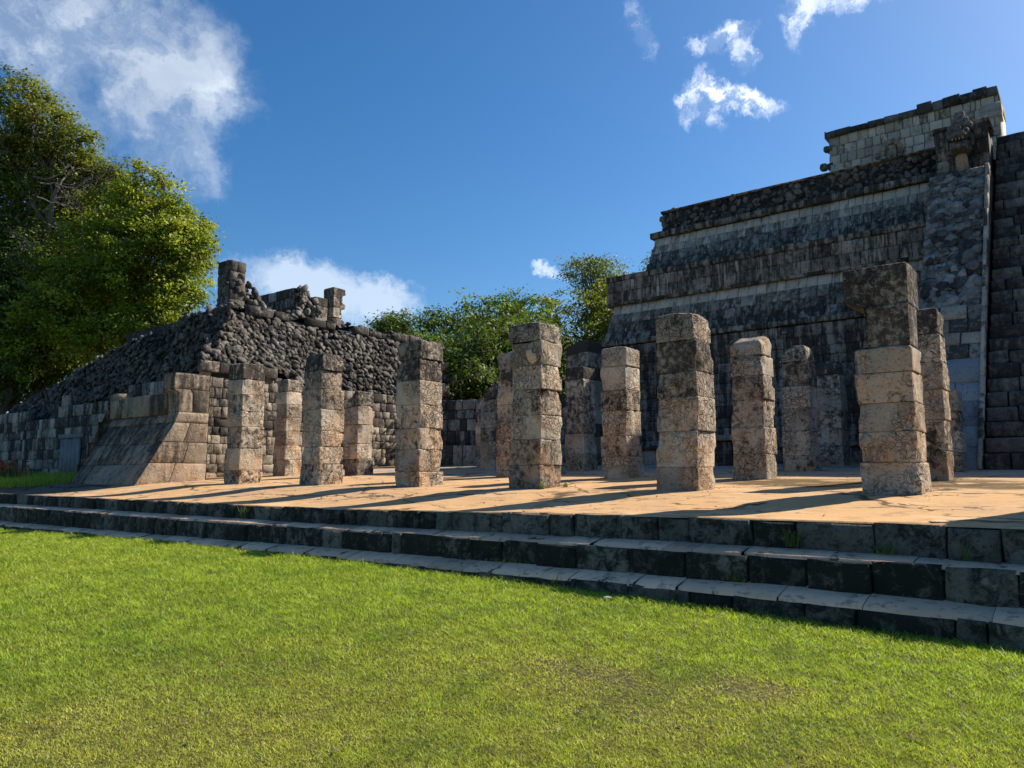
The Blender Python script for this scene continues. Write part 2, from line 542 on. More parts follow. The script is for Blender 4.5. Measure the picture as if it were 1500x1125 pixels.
us = np.concatenate((np.linspace(E0 + .16, 9.6, 14), np.linspace(9.9, 32, 60)))
vs = np.concatenate((np.linspace(-14, -1, 10), np.linspace(-.5, 27, 90)))
tag(grid_obj('platform_floor', lambda a, b: (a, b, plat_z(a, b)), us, vs, M_floor), kind='structure')

# soil and turf north of the floor and beyond the temple
us = np.linspace(E0 + .3, 120, 30); vs = np.linspace(26.9, 120, 20)
tag(grid_obj('turf_ground', lambda a, b: (a, b, min(floor_z(a), 1.8) - .03 + .05 * noise.noise(Vector((a * .3, b * .3, 1)))), us, vs, M_lawn), kind='structure')
us = np.linspace(31.9, 120, 12); vs = np.linspace(-60, 27, 12)
tag(grid_obj('turf_ground', lambda a, b: (a, b, 1.78), us, vs, M_lawn), kind='structure')


# ================================================================== STEPS
def riser(mb, E, top, foot, n0, n1, h_under=.12):
    n = n0; k = 0
    while n < n1:
        w = random.uniform(.28, .75)
        if random.random() < .15: w *= .6
        zt, zb = top(n + w / 2), foot(n + w / 2) - h_under
        dz = random.uniform(-.022, .012)
        dE = random.uniform(-.022, .022)
        block(mb, Vector((E + .06 + dE, n + w, zb)), -Y, Z, -X, 0, w, 0, zt - zb + dz, .06, rnd_tint(random.random() * .6), gap=random.uniform(.002, .008), bev=random.uniform(.012, .03), jit=.013, rough=.022)
        # top face of the stone reaching back under the tread
        g = .012; x0 = E + dE + .03; x1 = E + .20
        mb.add([(x0, n + g, zt + dz - .03), (x0, n + w - g, zt + dz - .03), (x1, n + w - g, zt + dz - .006), (x1, n + g, zt + dz - .006)], [(3, 2, 1, 0)], rnd_tint(.5))
        n += w
    # dark backing
    N = np.linspace(n0, n1, 60)
    V = []
    for q in N: V += [(E + .07, q, foot(q) - h_under), (E + .07, q, top(q) - .03)]
    mb.add(V, [(2 * i, 2 * i + 1, 2 * i + 3, 2 * i + 2) for i in range(len(N) - 1)], (.1, .2, 1))


steps = thing('stone_steps', 'long dark mossy stone steps with three risers between lawn and sunlit floor', 'steps', (E2, 6, .2))
for E, t, f in ((E0, Z0, F0), (E1, Z1, F1), (E2, Z2, G2)):
    mb = MB(); riser(mb, E, t, f, -10, 42); mb.build('riser', M_step, steps)


def tread(E_front, E_back, top, back):
    mb = MB(); n = -10.0
    while n < 42:
        w = random.uniform(.3, 1.0); t_ = rnd_tint(.5)
        off = random.uniform(.0, .02); dz = random.uniform(-.004, .004); cl, cr = random.random() ** 5 * .08, random.random() ** 5 * .08
        k = max(5, int(w / .07)); V = []; F = []
        for i in range(k + 1):
            f = i / k; q = n + .003 + (w - .006) * f
            e = E_front + .012 + off + abs(noise.noise(Vector((q * 3.1, E_front, 0)))) * .03 + abs(noise.noise(Vector((q * 11, E_front, 5)))) * .016
            e += cl * max(0, 1 - f * w / .12) + cr * max(0, 1 - (1 - f) * w / .12)
            za = top(q) + dz; zc = back(q) + .006 + dz
            und = .006 * noise.noise(Vector((q * 4, E_front, 7)))
            V += [(e - .004, q, za - .02), (e + .012, q, za + .010), ((e + E_back) / 2 + .02, q, (za + zc) / 2 + .008 + und), (E_back + .08, q, zc)]
        for i in range(k):
            for m in range(3):
                a = 4 * i + m; F.append((a, a + 1, a + 5, a + 4))
        mb.add(V, F, t_)
        n += w
    N = np.linspace(-10, 42, 90); V = []
    for q in N: V += [(E_front + .05, q, top(q) - .025), (E_back + .08, q, back(q) - .022)]
    mb.add(V, [(2 * i, 2 * i + 1, 2 * i + 3, 2 * i + 2) for i in range(len(N) - 1)], (0, .5, 1))
    return mb.build('tread', M_tread, steps)


tread(E1, E0, Z1, F0); tread(E2, E1, Z2, F1)
# worn lip of the floor over the top riser
mb = MB(); n = -10.0; N = []
while n < 27: N.append(n); n += random.uniform(.05, .12)
V = []
for q in N:
    nz = abs(noise.noise(Vector((q * 1.7, 1, 0)))) * .10 + abs(noise.noise(Vector((q * 6, 3, 5)))) * .04
    e = E0 + .02 + nz
    V += [(e, q, Z0(q) - .012), (e + .02, q, Z0(q) + .006), (E0 + .165, q, plat_z(E0 + .165, q) + .001)]
F = []
for i in range(len(N) - 1):
    a = 3 * i; F += [(a, a + 1, a + 4, a + 3), (a + 1, a + 2, a + 5, a + 4)]
mb.add(V, F); tag(mb.build('platform_floor', M_floor), kind='structure')


# ================================================================== PILLARS
TS_ = [-1, -.93, -.78, -.52, -.26, 0, .26, .52, .78, .93]


def ring_pts(hx, hy, per=10, r=.03):
    out = []
    for k in range(4):
        for t in TS_:
            p = {0: (t, -1), 1: (1, t), 2: (-t, 1), 3: (-1, -t)}[k]
            c = .975 if t == -1 else 1.0
            out.append((p[0] * hx * c, p[1] * hy * c))
    return out


def stack(mb, cx, cy, z0, z1, w0, w1, heights, seed, mod=None, amp=1.0, gbase=0.0, gtop=1.0, ztot=None, force=None):
    """stack of squared blocks, grooved at the joints, worn at the corners"""
    ztot = ztot or (z0, z1)
    tot = sum(heights); z = z0; per = len(TS_); prev = None
    lean = (random.uniform(-.012, .012), random.uniform(-.012, .012))
    for ci, hh in enumerate(heights):
        h = hh / tot * (z1 - z0)
        f = (z - z0) / (z1 - z0)
        w = w0 + (w1 - w0) * f
        hx = w / 2 * random.uniform(.99, 1.008); hy = w / 2 * random.uniform(.99, 1.008)
        ox, oy = random.gauss(0, .007) * amp + lean[0] * (z - z0), random.gauss(0, .007) * amp + lean[1] * (z - z0)
        chip = [random.random() ** 4 * .07 for _ in range(8)]
        vgroove = random.randrange(2, per - 1) if random.random() < .3 else None
        frame = [random.choice((0, 0, .6, 1)) for _ in range(4)]
        nl = max(5, int(h / .06)); loops = []
        top_last = ci == len(heights) - 1
        ji = random.uniform(.010, .026)
        zs = [(0, ji), (.006, .004), (.014, 0)] + [(.03 + (h - .06) * k / (nl - 1), 0) for k in range(nl)] + [(h - .014, 0), (h - .006, .005), (h, ji)]
        if top_last: zs = zs[:-3] + [(h - .02, .004), (h, .03)]
        base = ring_pts(hx, hy, per)
        for k, (dz, inset) in enumerate(zs):
            L = []
            tp = 1 + (w1 - w0) * (dz / (z1 - z0)) / w
            for i, (x, y) in enumerate(base):
                sx, sy = (hx - inset) / hx * tp, (hy - inset) / hy * tp
                px, py = x * sx, y * sy
                corner = min(abs(abs(x) - hx), .2) + min(abs(abs(y) - hy), .2)
                q = Vector(((cx + px) * 3.1, (cy + py) * 3.1, (z + dz) * 3.1 + seed))
                d = noise.noise(q) * .006 + noise.noise(q * 2.7) * .006 + noise.noise(q * 6.5) * .006
                if abs(abs(x) - hx) < .09 and abs(abs(y) - hy) < .09:
                    c = chip[(0 if x > 0 else 1) + (0 if y > 0 else 2) + (4 if dz > h / 2 else 0)]
                    d -= c * (1 - abs((dz / h if dz > h / 2 else 1 - dz / h) - .95)) * .9
                side, idx = divmod(i, per)
                if vgroove is not None and idx == vgroove: d -= .02
                if idx in (2, 8) and .04 < dz < h - .04: d -= .014 * amp * frame[side]
                dd = math.hypot(px, py) or 1
                nx_, ny_ = (px / dd, py / dd)
                px += nx_ * d * 1.2 * amp; py += ny_ * d * 1.2 * amp
                zz = z + dz + (noise.noise(q * .8 + Vector((0, 0, 50))) * .012 if 0 < dz < h else 0)
                if top_last and dz >= h - .03: zz += noise.noise(Vector((px * 3, py * 3, seed))) * .03 - corner * 0
                p = (cx + px + ox, cy + py + oy, zz)
                if mod: p = mod(p, cx, cy)
                L.append(p)
            loops.append(L)
        m = len(base)
        V = [p for L in loops for p in L]
        F = [(k * m + i, k * m + (i + 1) % m, (k + 1) * m + (i + 1) % m, (k + 1) * m + i) for k in range(len(loops) - 1) for i in range(m)]
        g = gbase + (gtop - gbase) * (z + h / 2 - ztot[0]) / (ztot[1] - ztot[0])
        t = force or rnd_tint(max(0, min(1, g)))
        cb = len(V); zc = sum(p[2] for p in loops[-1]) / m
        V.append((cx + ox, cy + oy, zc + (.02 if top_last else 0)))
        F += [((len(loops) - 1) * m + i, (len(loops) - 1) * m + (i + 1) % m, cb) for i in range(m)]
        mb.add(V, F, t)
        z += h


PILLARS = [
    # near corner east, north, base z, top z, width, label, extra
    ('p00', 10.649, 1.889, 4.22, .66, 'tallest front pillar, nearest the stairway, its top blocks notched and jutting out on the left'),
    ('p01', 10.562, 4.811, 3.93, .66, 'broad beige front pillar standing second from the notched pillar, carved on its narrow right face'),
    ('p02', 10.464, 7.666, 4.11, .64, 'front pillar with a yellow broken patch below its dark cap and a green tuft at its foot'),
    ('p03', 10.501, 10.641, 4.13, .66, 'front pillar with orange lower blocks standing before the far low bench wall'),
    ('p04', 10.379, 13.599, 4.14, .64, 'front pillar with a domed dark top stone, before the right part of the rubble wall'),
    ('p05', 10.334, 16.676, 4.18, .64, 'front pillar nearest the sloping altar, orange blocks halfway up, dark cap'),
    ('p10', 13.585, 2.004, 4.12, .62, 'slim sunlit pillar half hidden right behind the notched pillar'),
    ('p11', 13.52, 4.854, 4.03, .60, 'second row pillar with a rounded sloping top, lit on its right face, beside the broad beige pillar'),
    ('p12', 13.535, 7.697, 4.08, .60, 'second row pillar with a square cap and a dark shadow patch low on its right face'),
    ('p13', 13.75, 10.75, 4.30, .58, 'orange lit pillar seen just left of the pillar with the yellow patch'),
    ('p15', 13.90, 16.55, 3.75, .58, 'second row pillar half hidden behind the pillar with the domed top'),
    ('p16', 13.68, 19.60, 4.30, .58, 'second row pillar with a dark head standing between the two leftmost front pillars'),
    ('p20', 16.28, 2.147, 3.04, .60, 'short broken pillar standing against the grey plaster foot of the balustrade'),
    ('p21', 16.389, 4.909, 4.20, .58, 'shaded third row pillar with a broken dark top and pale middle blocks, before the temple wall'),
    ('p23', 16.53, 10.684, 4.24, .58, 'third row pillar crossed by a slanting shadow beside the broken end of the temple wall'),
    ('p31', 18.908, 4.936, 4.15, .56, 'dark back row pillar in full shade with a rounded top, close to the temple wall'),
    ('p24', 16.92, 14.00, 4.05, .56, 'shaded pillar behind the orange lit pillar, the taller of two dark ones there'),
    ('p35', 19.206, 16.20, 4.05, .56, 'farthest dark pillar at the end of the low bench wall'),
    ('p0s', 10.65, -1.05, 4.15, .66, None),
]
NP = 0
for key, e, nn, top, w, label in PILLARS:
    w *= 1.08
    cx, cy = e + w / 2 * .96, nn + w / 2 * .96
    zb = plat_z(cx, cy) - .05
    if label is None: label = 'front row pillar standing south of the notched pillar, its shadow falling on the floor'
    t = thing('stone_pillar', label, 'pillar', (cx, cy, zb), 'stone pillars of the colonnade')
    random.seed(100 + NP * 13)
    nb = max(4, round((top - zb) / .44))
    hs = [random.uniform(.8, 1.2) for _ in range(nb)]
    mod = None
    cap_h = .36 + random.uniform(-.05, .08)
    if key == 'p00':
        zc0 = 3.12
        sh, cp = MB(), MB()
        stack(sh, cx, cy, zb, zc0, w, w * .955, [1.1, 1.0, .95, 1.0, .85], 3.3, gtop=.55, ztot=(zb, top))

        def notch(p, cx, cy, zc0=zc0, top=top):
            x, y, z = p
            f = (z - zc0) / (top - zc0)
            lim = cy + .27
            if f < .52:
                lim = cy + .17 + .10 * abs(f - .28) * 2
            else:
                lim = cy + .22 + min(.22, (f - .50) * 3.2)
            if y > cy + .15:
                k = (y - (cy + .15)) / .18
                y = cy + .15 + min(k, 1.3) * (lim - cy - .15)
            return (x, y, z)
        stack(cp, cx, cy, zc0, top, w * .95, w * .97, [1.0, 1.0], 8.1, mod=notch, ztot=(zc0, top), force=(.12, .95, .72))
        sh.build('shaft', M_pillar, t); cp.build('capstone', M_pillar, t)
    else:
        def topmod(p, cx, cy, key=key, top=top, w=w):
            x, y, z = p
            if key in ('p11', 'p04', 'p31', 'p21'):
                d = max(0, (z - (top - .22)) / .22)
                s = 1 - .18 * d * d
                x = cx + (x - cx) * s; y = cy + (y - cy) * s
                if key == 'p11': z -= max(0, (y - cy) + .05) * .0 + max(0, cx - x + .1) * .35 * d
                if key == 'p21': z -= max(0, y - cy) * .5 * d
            elif key in ('p24', 'p35', 'p15', 'p20'):
                d = max(0, (z - (top - .5)) / .5)
                z -= max(0, y - cy + .12) * 1.0 * d
            return (x, y, z)
        sh, cp = MB(), MB()
        taper = .93 if NP % 2 else .95
        wc = w * (1.02 if key in ('p02',) else taper)
        zc = top - cap_h
        stack(sh, cx, cy, zb, zc, w, w * taper, hs[:-1], 3.3 + NP * 5, mod=topmod, gtop=.9, ztot=(zb, top))
        stack(cp, cx, cy, zc, top, wc, wc * .98, [1], 9.7 + NP * 3, mod=topmod, gbase=.82, gtop=1.0, ztot=(zb, top), force={'p11': (.6, .35, .45), 'p12': (.5, .4, .4), 'p01': (.4, .6, .5)}.get(key))
        sh.build('shaft', M_pillar, t); cp.build('capstone', M_pillar, t)
    if key == 'p02':
        pm = MB()
        for q in range(5):
            rock(pm, (e + .0 - .005, nn + .14 + random.uniform(-.05, .09), 3.50 + random.uniform(-.09, .09)), random.uniform(.07, .12), (-1, 0, 0), (.8, .1, .15), .22)
        pm.build('broken_patch', M_ochre, t)
    NP += 1
random.seed(21)

# ================================================================== TEMPLE PYRAMID
TS = -12.0                     # southern end (far outside the view)
SN0, SN1 = -7.0, 1.88          # stairway
BN1 = 3.30                     # balustrade north edge
temple = thing('pyramid_temple', 'dark terraced stone pyramid with a wide stairway and a pale shrine on top', 'temple', (22, 6, 1.6))


def band(name, mat, E_b, z_b, E_t, z_t, nb_b, nb_t, south=BN1 - .3, bw=.38, bh=.3, depth=.06, gfun=None, side=True, sideE=32, gap=.005, bev=.014, rough=.007, jit=.006, dvar=.012, **kw):
    kw.update(gap=gap, bev=bev, rough=rough, jit=jit, dvar=dvar)
    """a west facing wall band from (E_b, z_b) to (E_t, z_t), its northern corner moving from nb_b to nb_t, with the north face too"""
    mb = MB()
    v = Vector((E_t - E_b, 0, z_t - z_b)); H = v.length; v.normalize()
    u = -Y; n = v.cross(u).normalized()
    if n.x > 0: n = -n
    O = Vector((E_b, nb_b, z_b)); sh = nb_b - nb_t
    wall(mb, O, u, v, n, nb_b - south, H, bw, bh, depth, inL=lambda f: sh * f, gfun=gfun, **kw)
    if side:
        # north face
        v2 = Vector((0, nb_t - nb_b, z_t - z_b)); H2 = v2.length; v2.normalize()
        u2 = X; n2 = Vector((0, 1, .0)).lerp(Vector((0, 1, (nb_b - nb_t) / (z_t - z_b))), 1).normalized()
        s2 = E_t - E_b
        wall(mb, Vector((E_b, nb_b, z_b)), u2, v2, n2, sideE - E_b, H2, bw, bh, depth, inL=lambda f: s2 * f, gfun=gfun, **kw)
    return mb.build(name, mat, temple)


def slab(name, mat, E0_, E1_, n0, n1, z0, z1, parent, piece=.8, jit=.02, g=.5, over=0):
    mb = MB(); n = n0
    while n < n1 - .01:
        w = min(piece * random.uniform(.7, 1.3), n1 - n)
        if n1 - (n + w) < .25: w = n1 - n
        block(mb, Vector((E0_ + .05, n + w, z0)), -Y, Z, -X, 0, w, 0, z1 - z0, .05 + random.uniform(-jit, jit), rnd_tint(g), .006, .03, .014, .014)
        mb.add([(E0_ + .02, n, z1 - .02), (E0_ + .02, n + w, z1 - .02), (E1_, n + w, z1 - .004), (E1_, n, z1 - .004)], [(3, 2, 1, 0)], rnd_tint(g))
        mb.add([(E0_ + .03, n, z0 + .02), (E0_ + .03, n + w, z0 + .02), (E1_, n + w, z0 + .01), (E1_, n, z0 + .01)], [(0, 1, 2, 3)], rnd_tint(g))
        n += w
    mb.add([(E0_ + .04, n1 - .02, z0), (E1_, n1 - .02, z0), (E1_, n1 - .02, z1 - .02), (E0_ + .04, n1 - .02, z1 - .02)], [(3, 2, 1, 0)], rnd_tint(g))
    return mb.build(name, mat, parent)


# core body behind the facing
mb = MB()
mb.box((21.58, TS, 1), (34, 13.3, 5.78), (.1, .5, 1)); mb.box((22.35, TS, 5.8), (34, 13.1, 8.15), (.1, .5, 1)); mb.box((24.55, TS, 8.16), (34, 12.2, 10.3), (.1, .5, 1))
mb.build('core', M_dark, temple, False)
band('lower_wall', M_temple, 21.55, 1.5, 21.5, 5.60, 13.4, 13.4, gfun=lambda f: .05 + .2 * f, bw=.40, bh=.33, lo=0, hi=.7)
slab('ledge', M_temple, 21.36, 22.0, BN1 - .3, 13.48, 5.62, 5.80, temple, g=.3)
band('lower_batter', M_temple, 21.75, 5.80, 22.32, 7.16, 13.22, 13.02, gfun=lambda f: .05 + 1.15 * f ** 1.3, bw=.30, bh=.34)
band('lower_frieze', M_temple, 22.2, 7.24, 22.2, 8.0, 13.27, 13.27, gfun=lambda f: .55, bw=.30, bh=.36)
slab('cornice', M_temple, 22.10, 22.9, BN1 - .3, 13.33, 7.14, 7.26, temple, g=.25)
slab('cornice', M_temple, 22.10, 24.0, BN1 - .3, 13.33, 8.0, 8.2, temple, g=.15)
band('upper_batter', M_temple, 23.55, 8.2, 24.25, 9.9, 12.6, 12.42, gfun=lambda f: .15 + 1.05 * f ** 1.4, bw=.30, bh=.34)
slab('cornice', M_temple, 24.02, 25.2, BN1 - .2, 12.6, 9.92, 10.14, temple, g=.15)
# rubble parapet at the top
mb = MB()
rubble(mb, quad_surf((24.55, 12.32, 10.12), (24.55, BN1 - .5, 10.12), (24.58, BN1 - .5, 10.98), (24.58, 12.32, 10.98)), 46, 6, .125, gfun=lambda b: .5, flat=.6)
rubble(mb, quad_surf((28, 12.3, 10.12), (24.55, 12.3, 10.12), (24.58, 12.3, 10.98), (28, 12.3, 10.98)), 16, 6, .125, gfun=lambda b: .5, flat=.6)
mb.box((24.56, BN1 - .5, 10.0), (30, 12.3, 10.97), (.1, .5, 1))
mb.build('parapet', M_rubble, temple)
slab('cornice', M_temple, 24.46, 26.0, BN1 - .3, 12.36, 10.96, 11.04, temple, g=.1, piece=1.2)
mb = MB(); rock(mb, (24.75, 12.0, 11.12), .13, (0, 0, 1), (.5, .5, .6)); mb.build('loose_stone', M_temple, temple)

# bench along the foot of the temple
for a, b in ((3.6, 7.9), (8.6, 12.9)):
    slab('bench_front', M_temple, 20.5, 21.6, a, b, 1.45, 2.12, temple, g=.35, piece=.7)
    slab('bench_slab', M_temple, 20.38, 21.6, a - .04, b + .04, 2.12, 2.26, temple, g=.2, piece=1.1)
# stone table standing before the bench
tb = thing('stone_table', 'low shaded stone table with an overhanging slab between two pillars before the temple wall', 'table', (19.6, 8.0, 1.65))
mb = MB(); stack(mb, 19.6, 8.1, 1.6, 2.30, .52, .52, [1, 1], 4.4, gtop=.4); mb.build('leg', M_temple, tb)
slab('top', M_temple, 19.2, 20.0, 7.65, 8.55, 2.30, 2.46, tb, piece=.9, g=.3)

# stairway: steps of one long flight
def sz(e): return 1.53 + (e - 17.0) * (11.0 - 1.53) / (25.0 - 17.0)


NST = 30
mb = MB()
for k in range(NST):
    ea, eb = 17.0 + 8.0 * k / NST, 17.0 + 8.0 * (k + 1) / NST
    za, zb_ = sz(ea) - (.1 if k == 0 else 0), sz(eb)
    n = SN0
    while n < SN1 - .01:
        w = min(random.uniform(.35, .8), SN1 - n)
        if SN1 - n - w < .2: w = SN1 - n
        dE = random.uniform(-.02, .02)
        block(mb, Vector((ea + .05 + dE, n + w, za)), -Y, Z, -X, 0, w, 0, zb_ - za + random.uniform(-.012, .006), .05, rnd_tint(random.uniform(.2, .6)), .008, .03, .015, .015)
        mb.add([(ea + .03 + dE, n, zb_ - .02), (ea + .03 + dE, n + w, zb_ - .02), (eb + .09, n + w, zb_ - .008), (eb + .09, n, zb_ - .008)], [(3, 2, 1, 0)], rnd_tint(.6))
        n += w
for y_ in (SN0, SN1 + .02):
    mb.add([(17.05, y_, 1.3), (25, y_, 1.3), (25, y_, 10.9)], [(0, 1, 2)], (.1, .5, 1))
mb.add([(17.1, SN0, 1.3), (17.1, SN1, 1.3), (25.1, SN1, 10.86), (25.1, SN0, 10.86)], [(0, 1, 2, 3)], (.1, .3, 1))
mb.box((25.0, SN0, 8), (31, SN1, 10.98), (.3, .5, .8))
mb.build('stairway', M_stair, temple)

# balustrade north of the stairway: plaster foot, dressed middle, rubble above
def bal(e): return 1.5 + (e - 16.95) * (9.5 - 1.5) / (22.6 - 16.95)
bal_t = MB(); mid = MB(); foot = MB()
BU = Vector((22.6 - 16.95, 0, 8.0)); BL = BU.length; BU.normalize()
BNn = Vector((-BU.z, 0, BU.x))
mb = MB()
mb.add([(16.98, SN1 + .05, 1.3), (16.98, BN1, 1.3), (22.62, BN1, 9.48), (22.62, SN1 + .05, 9.48)], [(0, 1, 2, 3)], (.6, .5, .2))
for y_ in (SN1 + .05, BN1):
    mb.add([(16.98, y_, 1.3), (24.6, y_, 1.3), (24.6, y_, 9.48), (22.62, y_, 9.48)], [(0, 1, 2, 3)], (.1, .5, 1))
mb.add([(22.62, SN1 + .05, 9.48), (22.62, BN1, 9.48), (24.6, BN1, 9.48), (24.6, SN1 + .05, 9.48)], [(0, 1, 2, 3)], (.4, .5, .7))
balo = mb.build('balustrade', M_temple, temple, False)
O = Vector((16.95, BN1, 1.5))
wid = BN1 - SN1 - .05
lf = BL * .30; lm = BL * .47
mb = MB(); wall(mb, O, -Y, BU, BNn, wid, lf, .95, .62, .03, var=.3, rough=.006, jit=.008, gap=.006, bev=.012, gfun=lambda f: .3); mb.build('plaster_foot', M_plaster, balo)
mb = MB(); wall(mb, O + BU * lf, -Y, BU, BNn, wid, lm - lf, .42, .36, .04, gfun=lambda f: .2, lo=.2, hi=.9); mb.build('dressed_facing', M_ruin, balo)
mb = MB()
p0 = O + BU * lm; p1 = O + BU * BL
rubble(mb, quad_surf(p0 - Y * .1, p0 - Y * (wid - .13), p1 - Y * (wid - .13), p1 - Y * .1), 8, 26, .155, gfun=lambda b: .5, flat=.55, nj=.08, sink=.03); mb.build('rubble_facing', M_brubble, balo)
# narrow dressed edge along the stairs, its lit rim put into paler tints
mb = MB()
k = 0.0
while k < BL:
    w = random.uniform(.4, .8); w = min(w, BL - k)
    a = Vector((16.95, SN1 + .12, 1.5)) + BU * k
    block(mb, a, -Y, BU, BNn, 0, .09, 0, w, .07, rnd_tint(.3, .5, 1), .004, .015, .006, .008)
    block(mb, a - Y * .08, BNn, BU, -Y, -.08, .065, 0, w, .02, rnd_tint(.3, .6, 1), .004, .012, .004, .006)
    k += w
mb.build('edge_stones', M_ruin, balo)
# pier above the balustrade that carries the figure
mb = MB()
wall(mb, Vector((23.4, BN1 - .08, 9.45)), -Y, Z, -X, wid - .1, 1.55, .4, .33, .05, gfun=lambda f: .3, lo=0, hi=.6)
wall(mb, Vector((24.6, BN1 - .12, 9.45)), -X, Z, Y, 1.2, 1.55, .4, .33, .05, gfun=lambda f: .3, lo=0, hi=.6)
mb.box((23.42, SN1 + .1, 9.4), (24.8, BN1 - .12, 10.98), (.2, .3, .8))
mb.build('pier', M_temple, temple)
slab('pier_cap', M_temple, 23.3, 24.6, SN1 + .02, BN1 - .02, 10.98, 11.12, temple, g=.2)

# the figure on the pier
fig = thing('stone_figure', 'weathered stone figure with a jutting head on the dark pier beside the stairway', 'statue', (23.0, 2.55, 10.0))
def blob(mb, c, r, sd, amp=.18, tint=(.5, .6, .5), sub=3):
    bm = bmesh.new(); bmesh.ops.create_icosphere(bm, subdivisions=sub, radius=1)
    V = []
    for q in bm.verts:
        d = 1 + amp * noise.noise(q.co * 1.9 + Vector((sd, 0, 0))) + amp * .6 * noise.noise(q.co * 5 + Vector((sd, 4, 0)))
        s = [math.copysign(abs(a) ** .75, a) for a in q.co]
        V.append((c[0] + s[0] * r[0] * d, c[1] + s[1] * r[1] * d, c[2] + s[2] * r[2] * d))
    mb.add(V, [tuple(w.index for w in f.verts) for f in bm.faces], tint); bm.free()
mb = MB(); blob(mb, (23.15, 2.58, 9.85), (.19, .15, .32), 2, tint=(.6, .1, .4)); mb.build('neck', M_altar, fig)
mb = MB()
blob(mb, (23.05, 2.58, 10.28), (.32, .27, .17), 3); blob(mb, (22.98, 2.58, 10.60), (.32, .28, .16), 5)
blob(mb, (22.72, 2.58, 10.17), (.20, .20, .07), 7); blob(mb, (22.70, 2.58, 10.50), (.22, .20, .09), 8); blob(mb, (22.62, 2.58, 10.66), (.08, .10, .10), 14)
for s_ in (-1, 1):
    blob(mb, (22.74, 2.58 + s_ * .17, 10.66), (.07, .07, .07), 9 + s_, sub=2); blob(mb, (22.98, 2.58 + s_ * .29, 10.44), (.10, .05, .18), 16 + s_, sub=2)
for q in range(4): blob(mb, (22.60, 2.46 + .08 * q, 10.40), (.03, .025, .05), 20 + q, .1, (.9, .2, .2), 2)
mb.build('head', M_brubble, fig)
mb = MB()
blob(mb, (23.08, 2.56, 10.86), (.27, .30, .12), 11); blob(mb, (23.1, 2.55, 11.03), (.20, .21, .11), 12); blob(mb, (23.1, 2.55, 11.2), (.13, .13, .13), 13)
mb.build('crest', M_brubble, fig)

# the pale shrine on the summit
SE = 30.0
def shr_n(x): return x
sz0, sz1 = 10.95, 14.85
nL, nR = 7.75, 2.12
mb = MB()
wall(mb, Vector((SE, nL, sz0)), -Y, Z, -X, nL - nR, sz1 - sz0 - .32, .30, .40, .05, var=.5, gfun=lambda f: .5, lo=.0, hi=1, gap=.009, bev=.014, jit=.012)
wall(mb, Vector((SE + 2.6, nL, sz0)), -X, Z, Y, 2.6, sz1 - sz0 - .32, .40, .36, .05, var=.45, gfun=lambda f: .5)
mb.box((SE + .03, nR + .03, sz0 - .3), (SE + 2.6, nL - .03, sz1 - .33), (.4, .5, .6))
shr = mb.build('shrine', M_shrine, temple)
# ragged cornice
mb = MB(); n = nR
while n < nL + .1:
    w = random.uniform(.3, .6); h = .22 + random.uniform(-.04, .05) + (.10 if n < 4.2 else 0) - (.04 if 4.2 < n < 4.6 else 0)
    mb.box((SE - .16 + random.uniform(-.03, .03), n, sz1 - .33), (SE + 2.6, min(n + w - .01, nL + .14), sz1 - .33 + h), rnd_tint(.6, 0, .5), .015)
    n += w
mb.build('cornice', M_brubble, shr)
# profile moulding at the right end, knobs at the left corner, mask on the wall
mb = MB()
for z_, h_, o_ in ((13.75, .2, .08), (13.95, .3, .16)):
    mb.box((SE - .1, nR - .06, z_), (SE + .6, nR + .55, z_ + h_), rnd_tint(.4), .015)
mb.build('moulding', M_shrine, shr)
for z_, nn_, r_ in ((13.42, nL + .26, .15), (14.12, nL + .12, .12)):
    mb = MB(); mb.box((SE - .06, nL - .1, z_ - .12), (SE + .2, nL + .12, z_ + .1), rnd_tint(.6), .02)
    blob(mb, (SE + .02, nn_, z_), (.17, r_, r_), 4, .1); mb.build('knob', M_brubble, shr)
mb = MB()
for q in range(14):
    ang = q / 14 * 2 * math.pi
    blob(mb, (SE - .08, 5.55 + .30 * math.cos(ang), 13.35 + .42 * math.sin(ang)), (.09, .09, .11), q, .1, rnd_tint(.5), 2)
blob(mb, (SE - .06, 5.55, 13.32), (.14, .18, .32), 31, .15); blob(mb, (SE - .22, 5.55, 13.24), (.1, .07, .12), 33, .1, sub=2)
for s in (-1, 1): blob(mb, (SE - .17, 5.55 + s * .09, 13.46), (.05, .05, .045), 35, .1, (.1, .5, 1), 2)
mb.build('mask', M_altar, shr)

# broken wall end north of the temple
st = thing('wall_stub', 'tall broken wall end with a rough top at the left corner of the temple', 'wall', (20.3, 13.2, 1.7))
mb = MB(); random.seed(5)
stack(mb, 20.2, 13.0, 1.6, 5.6, .95, .85, [1, 1.1, .9, 1, 1, 1, .9, 1, .8], 71, mod=lambda p, cx, cy: (p[0], p[1], p[2] - max(0, (p[2] - 4.9)) * max(0, p[1] - cy + .1) * .4), gtop=.9)
mb.build('masonry', M_ruin, st)

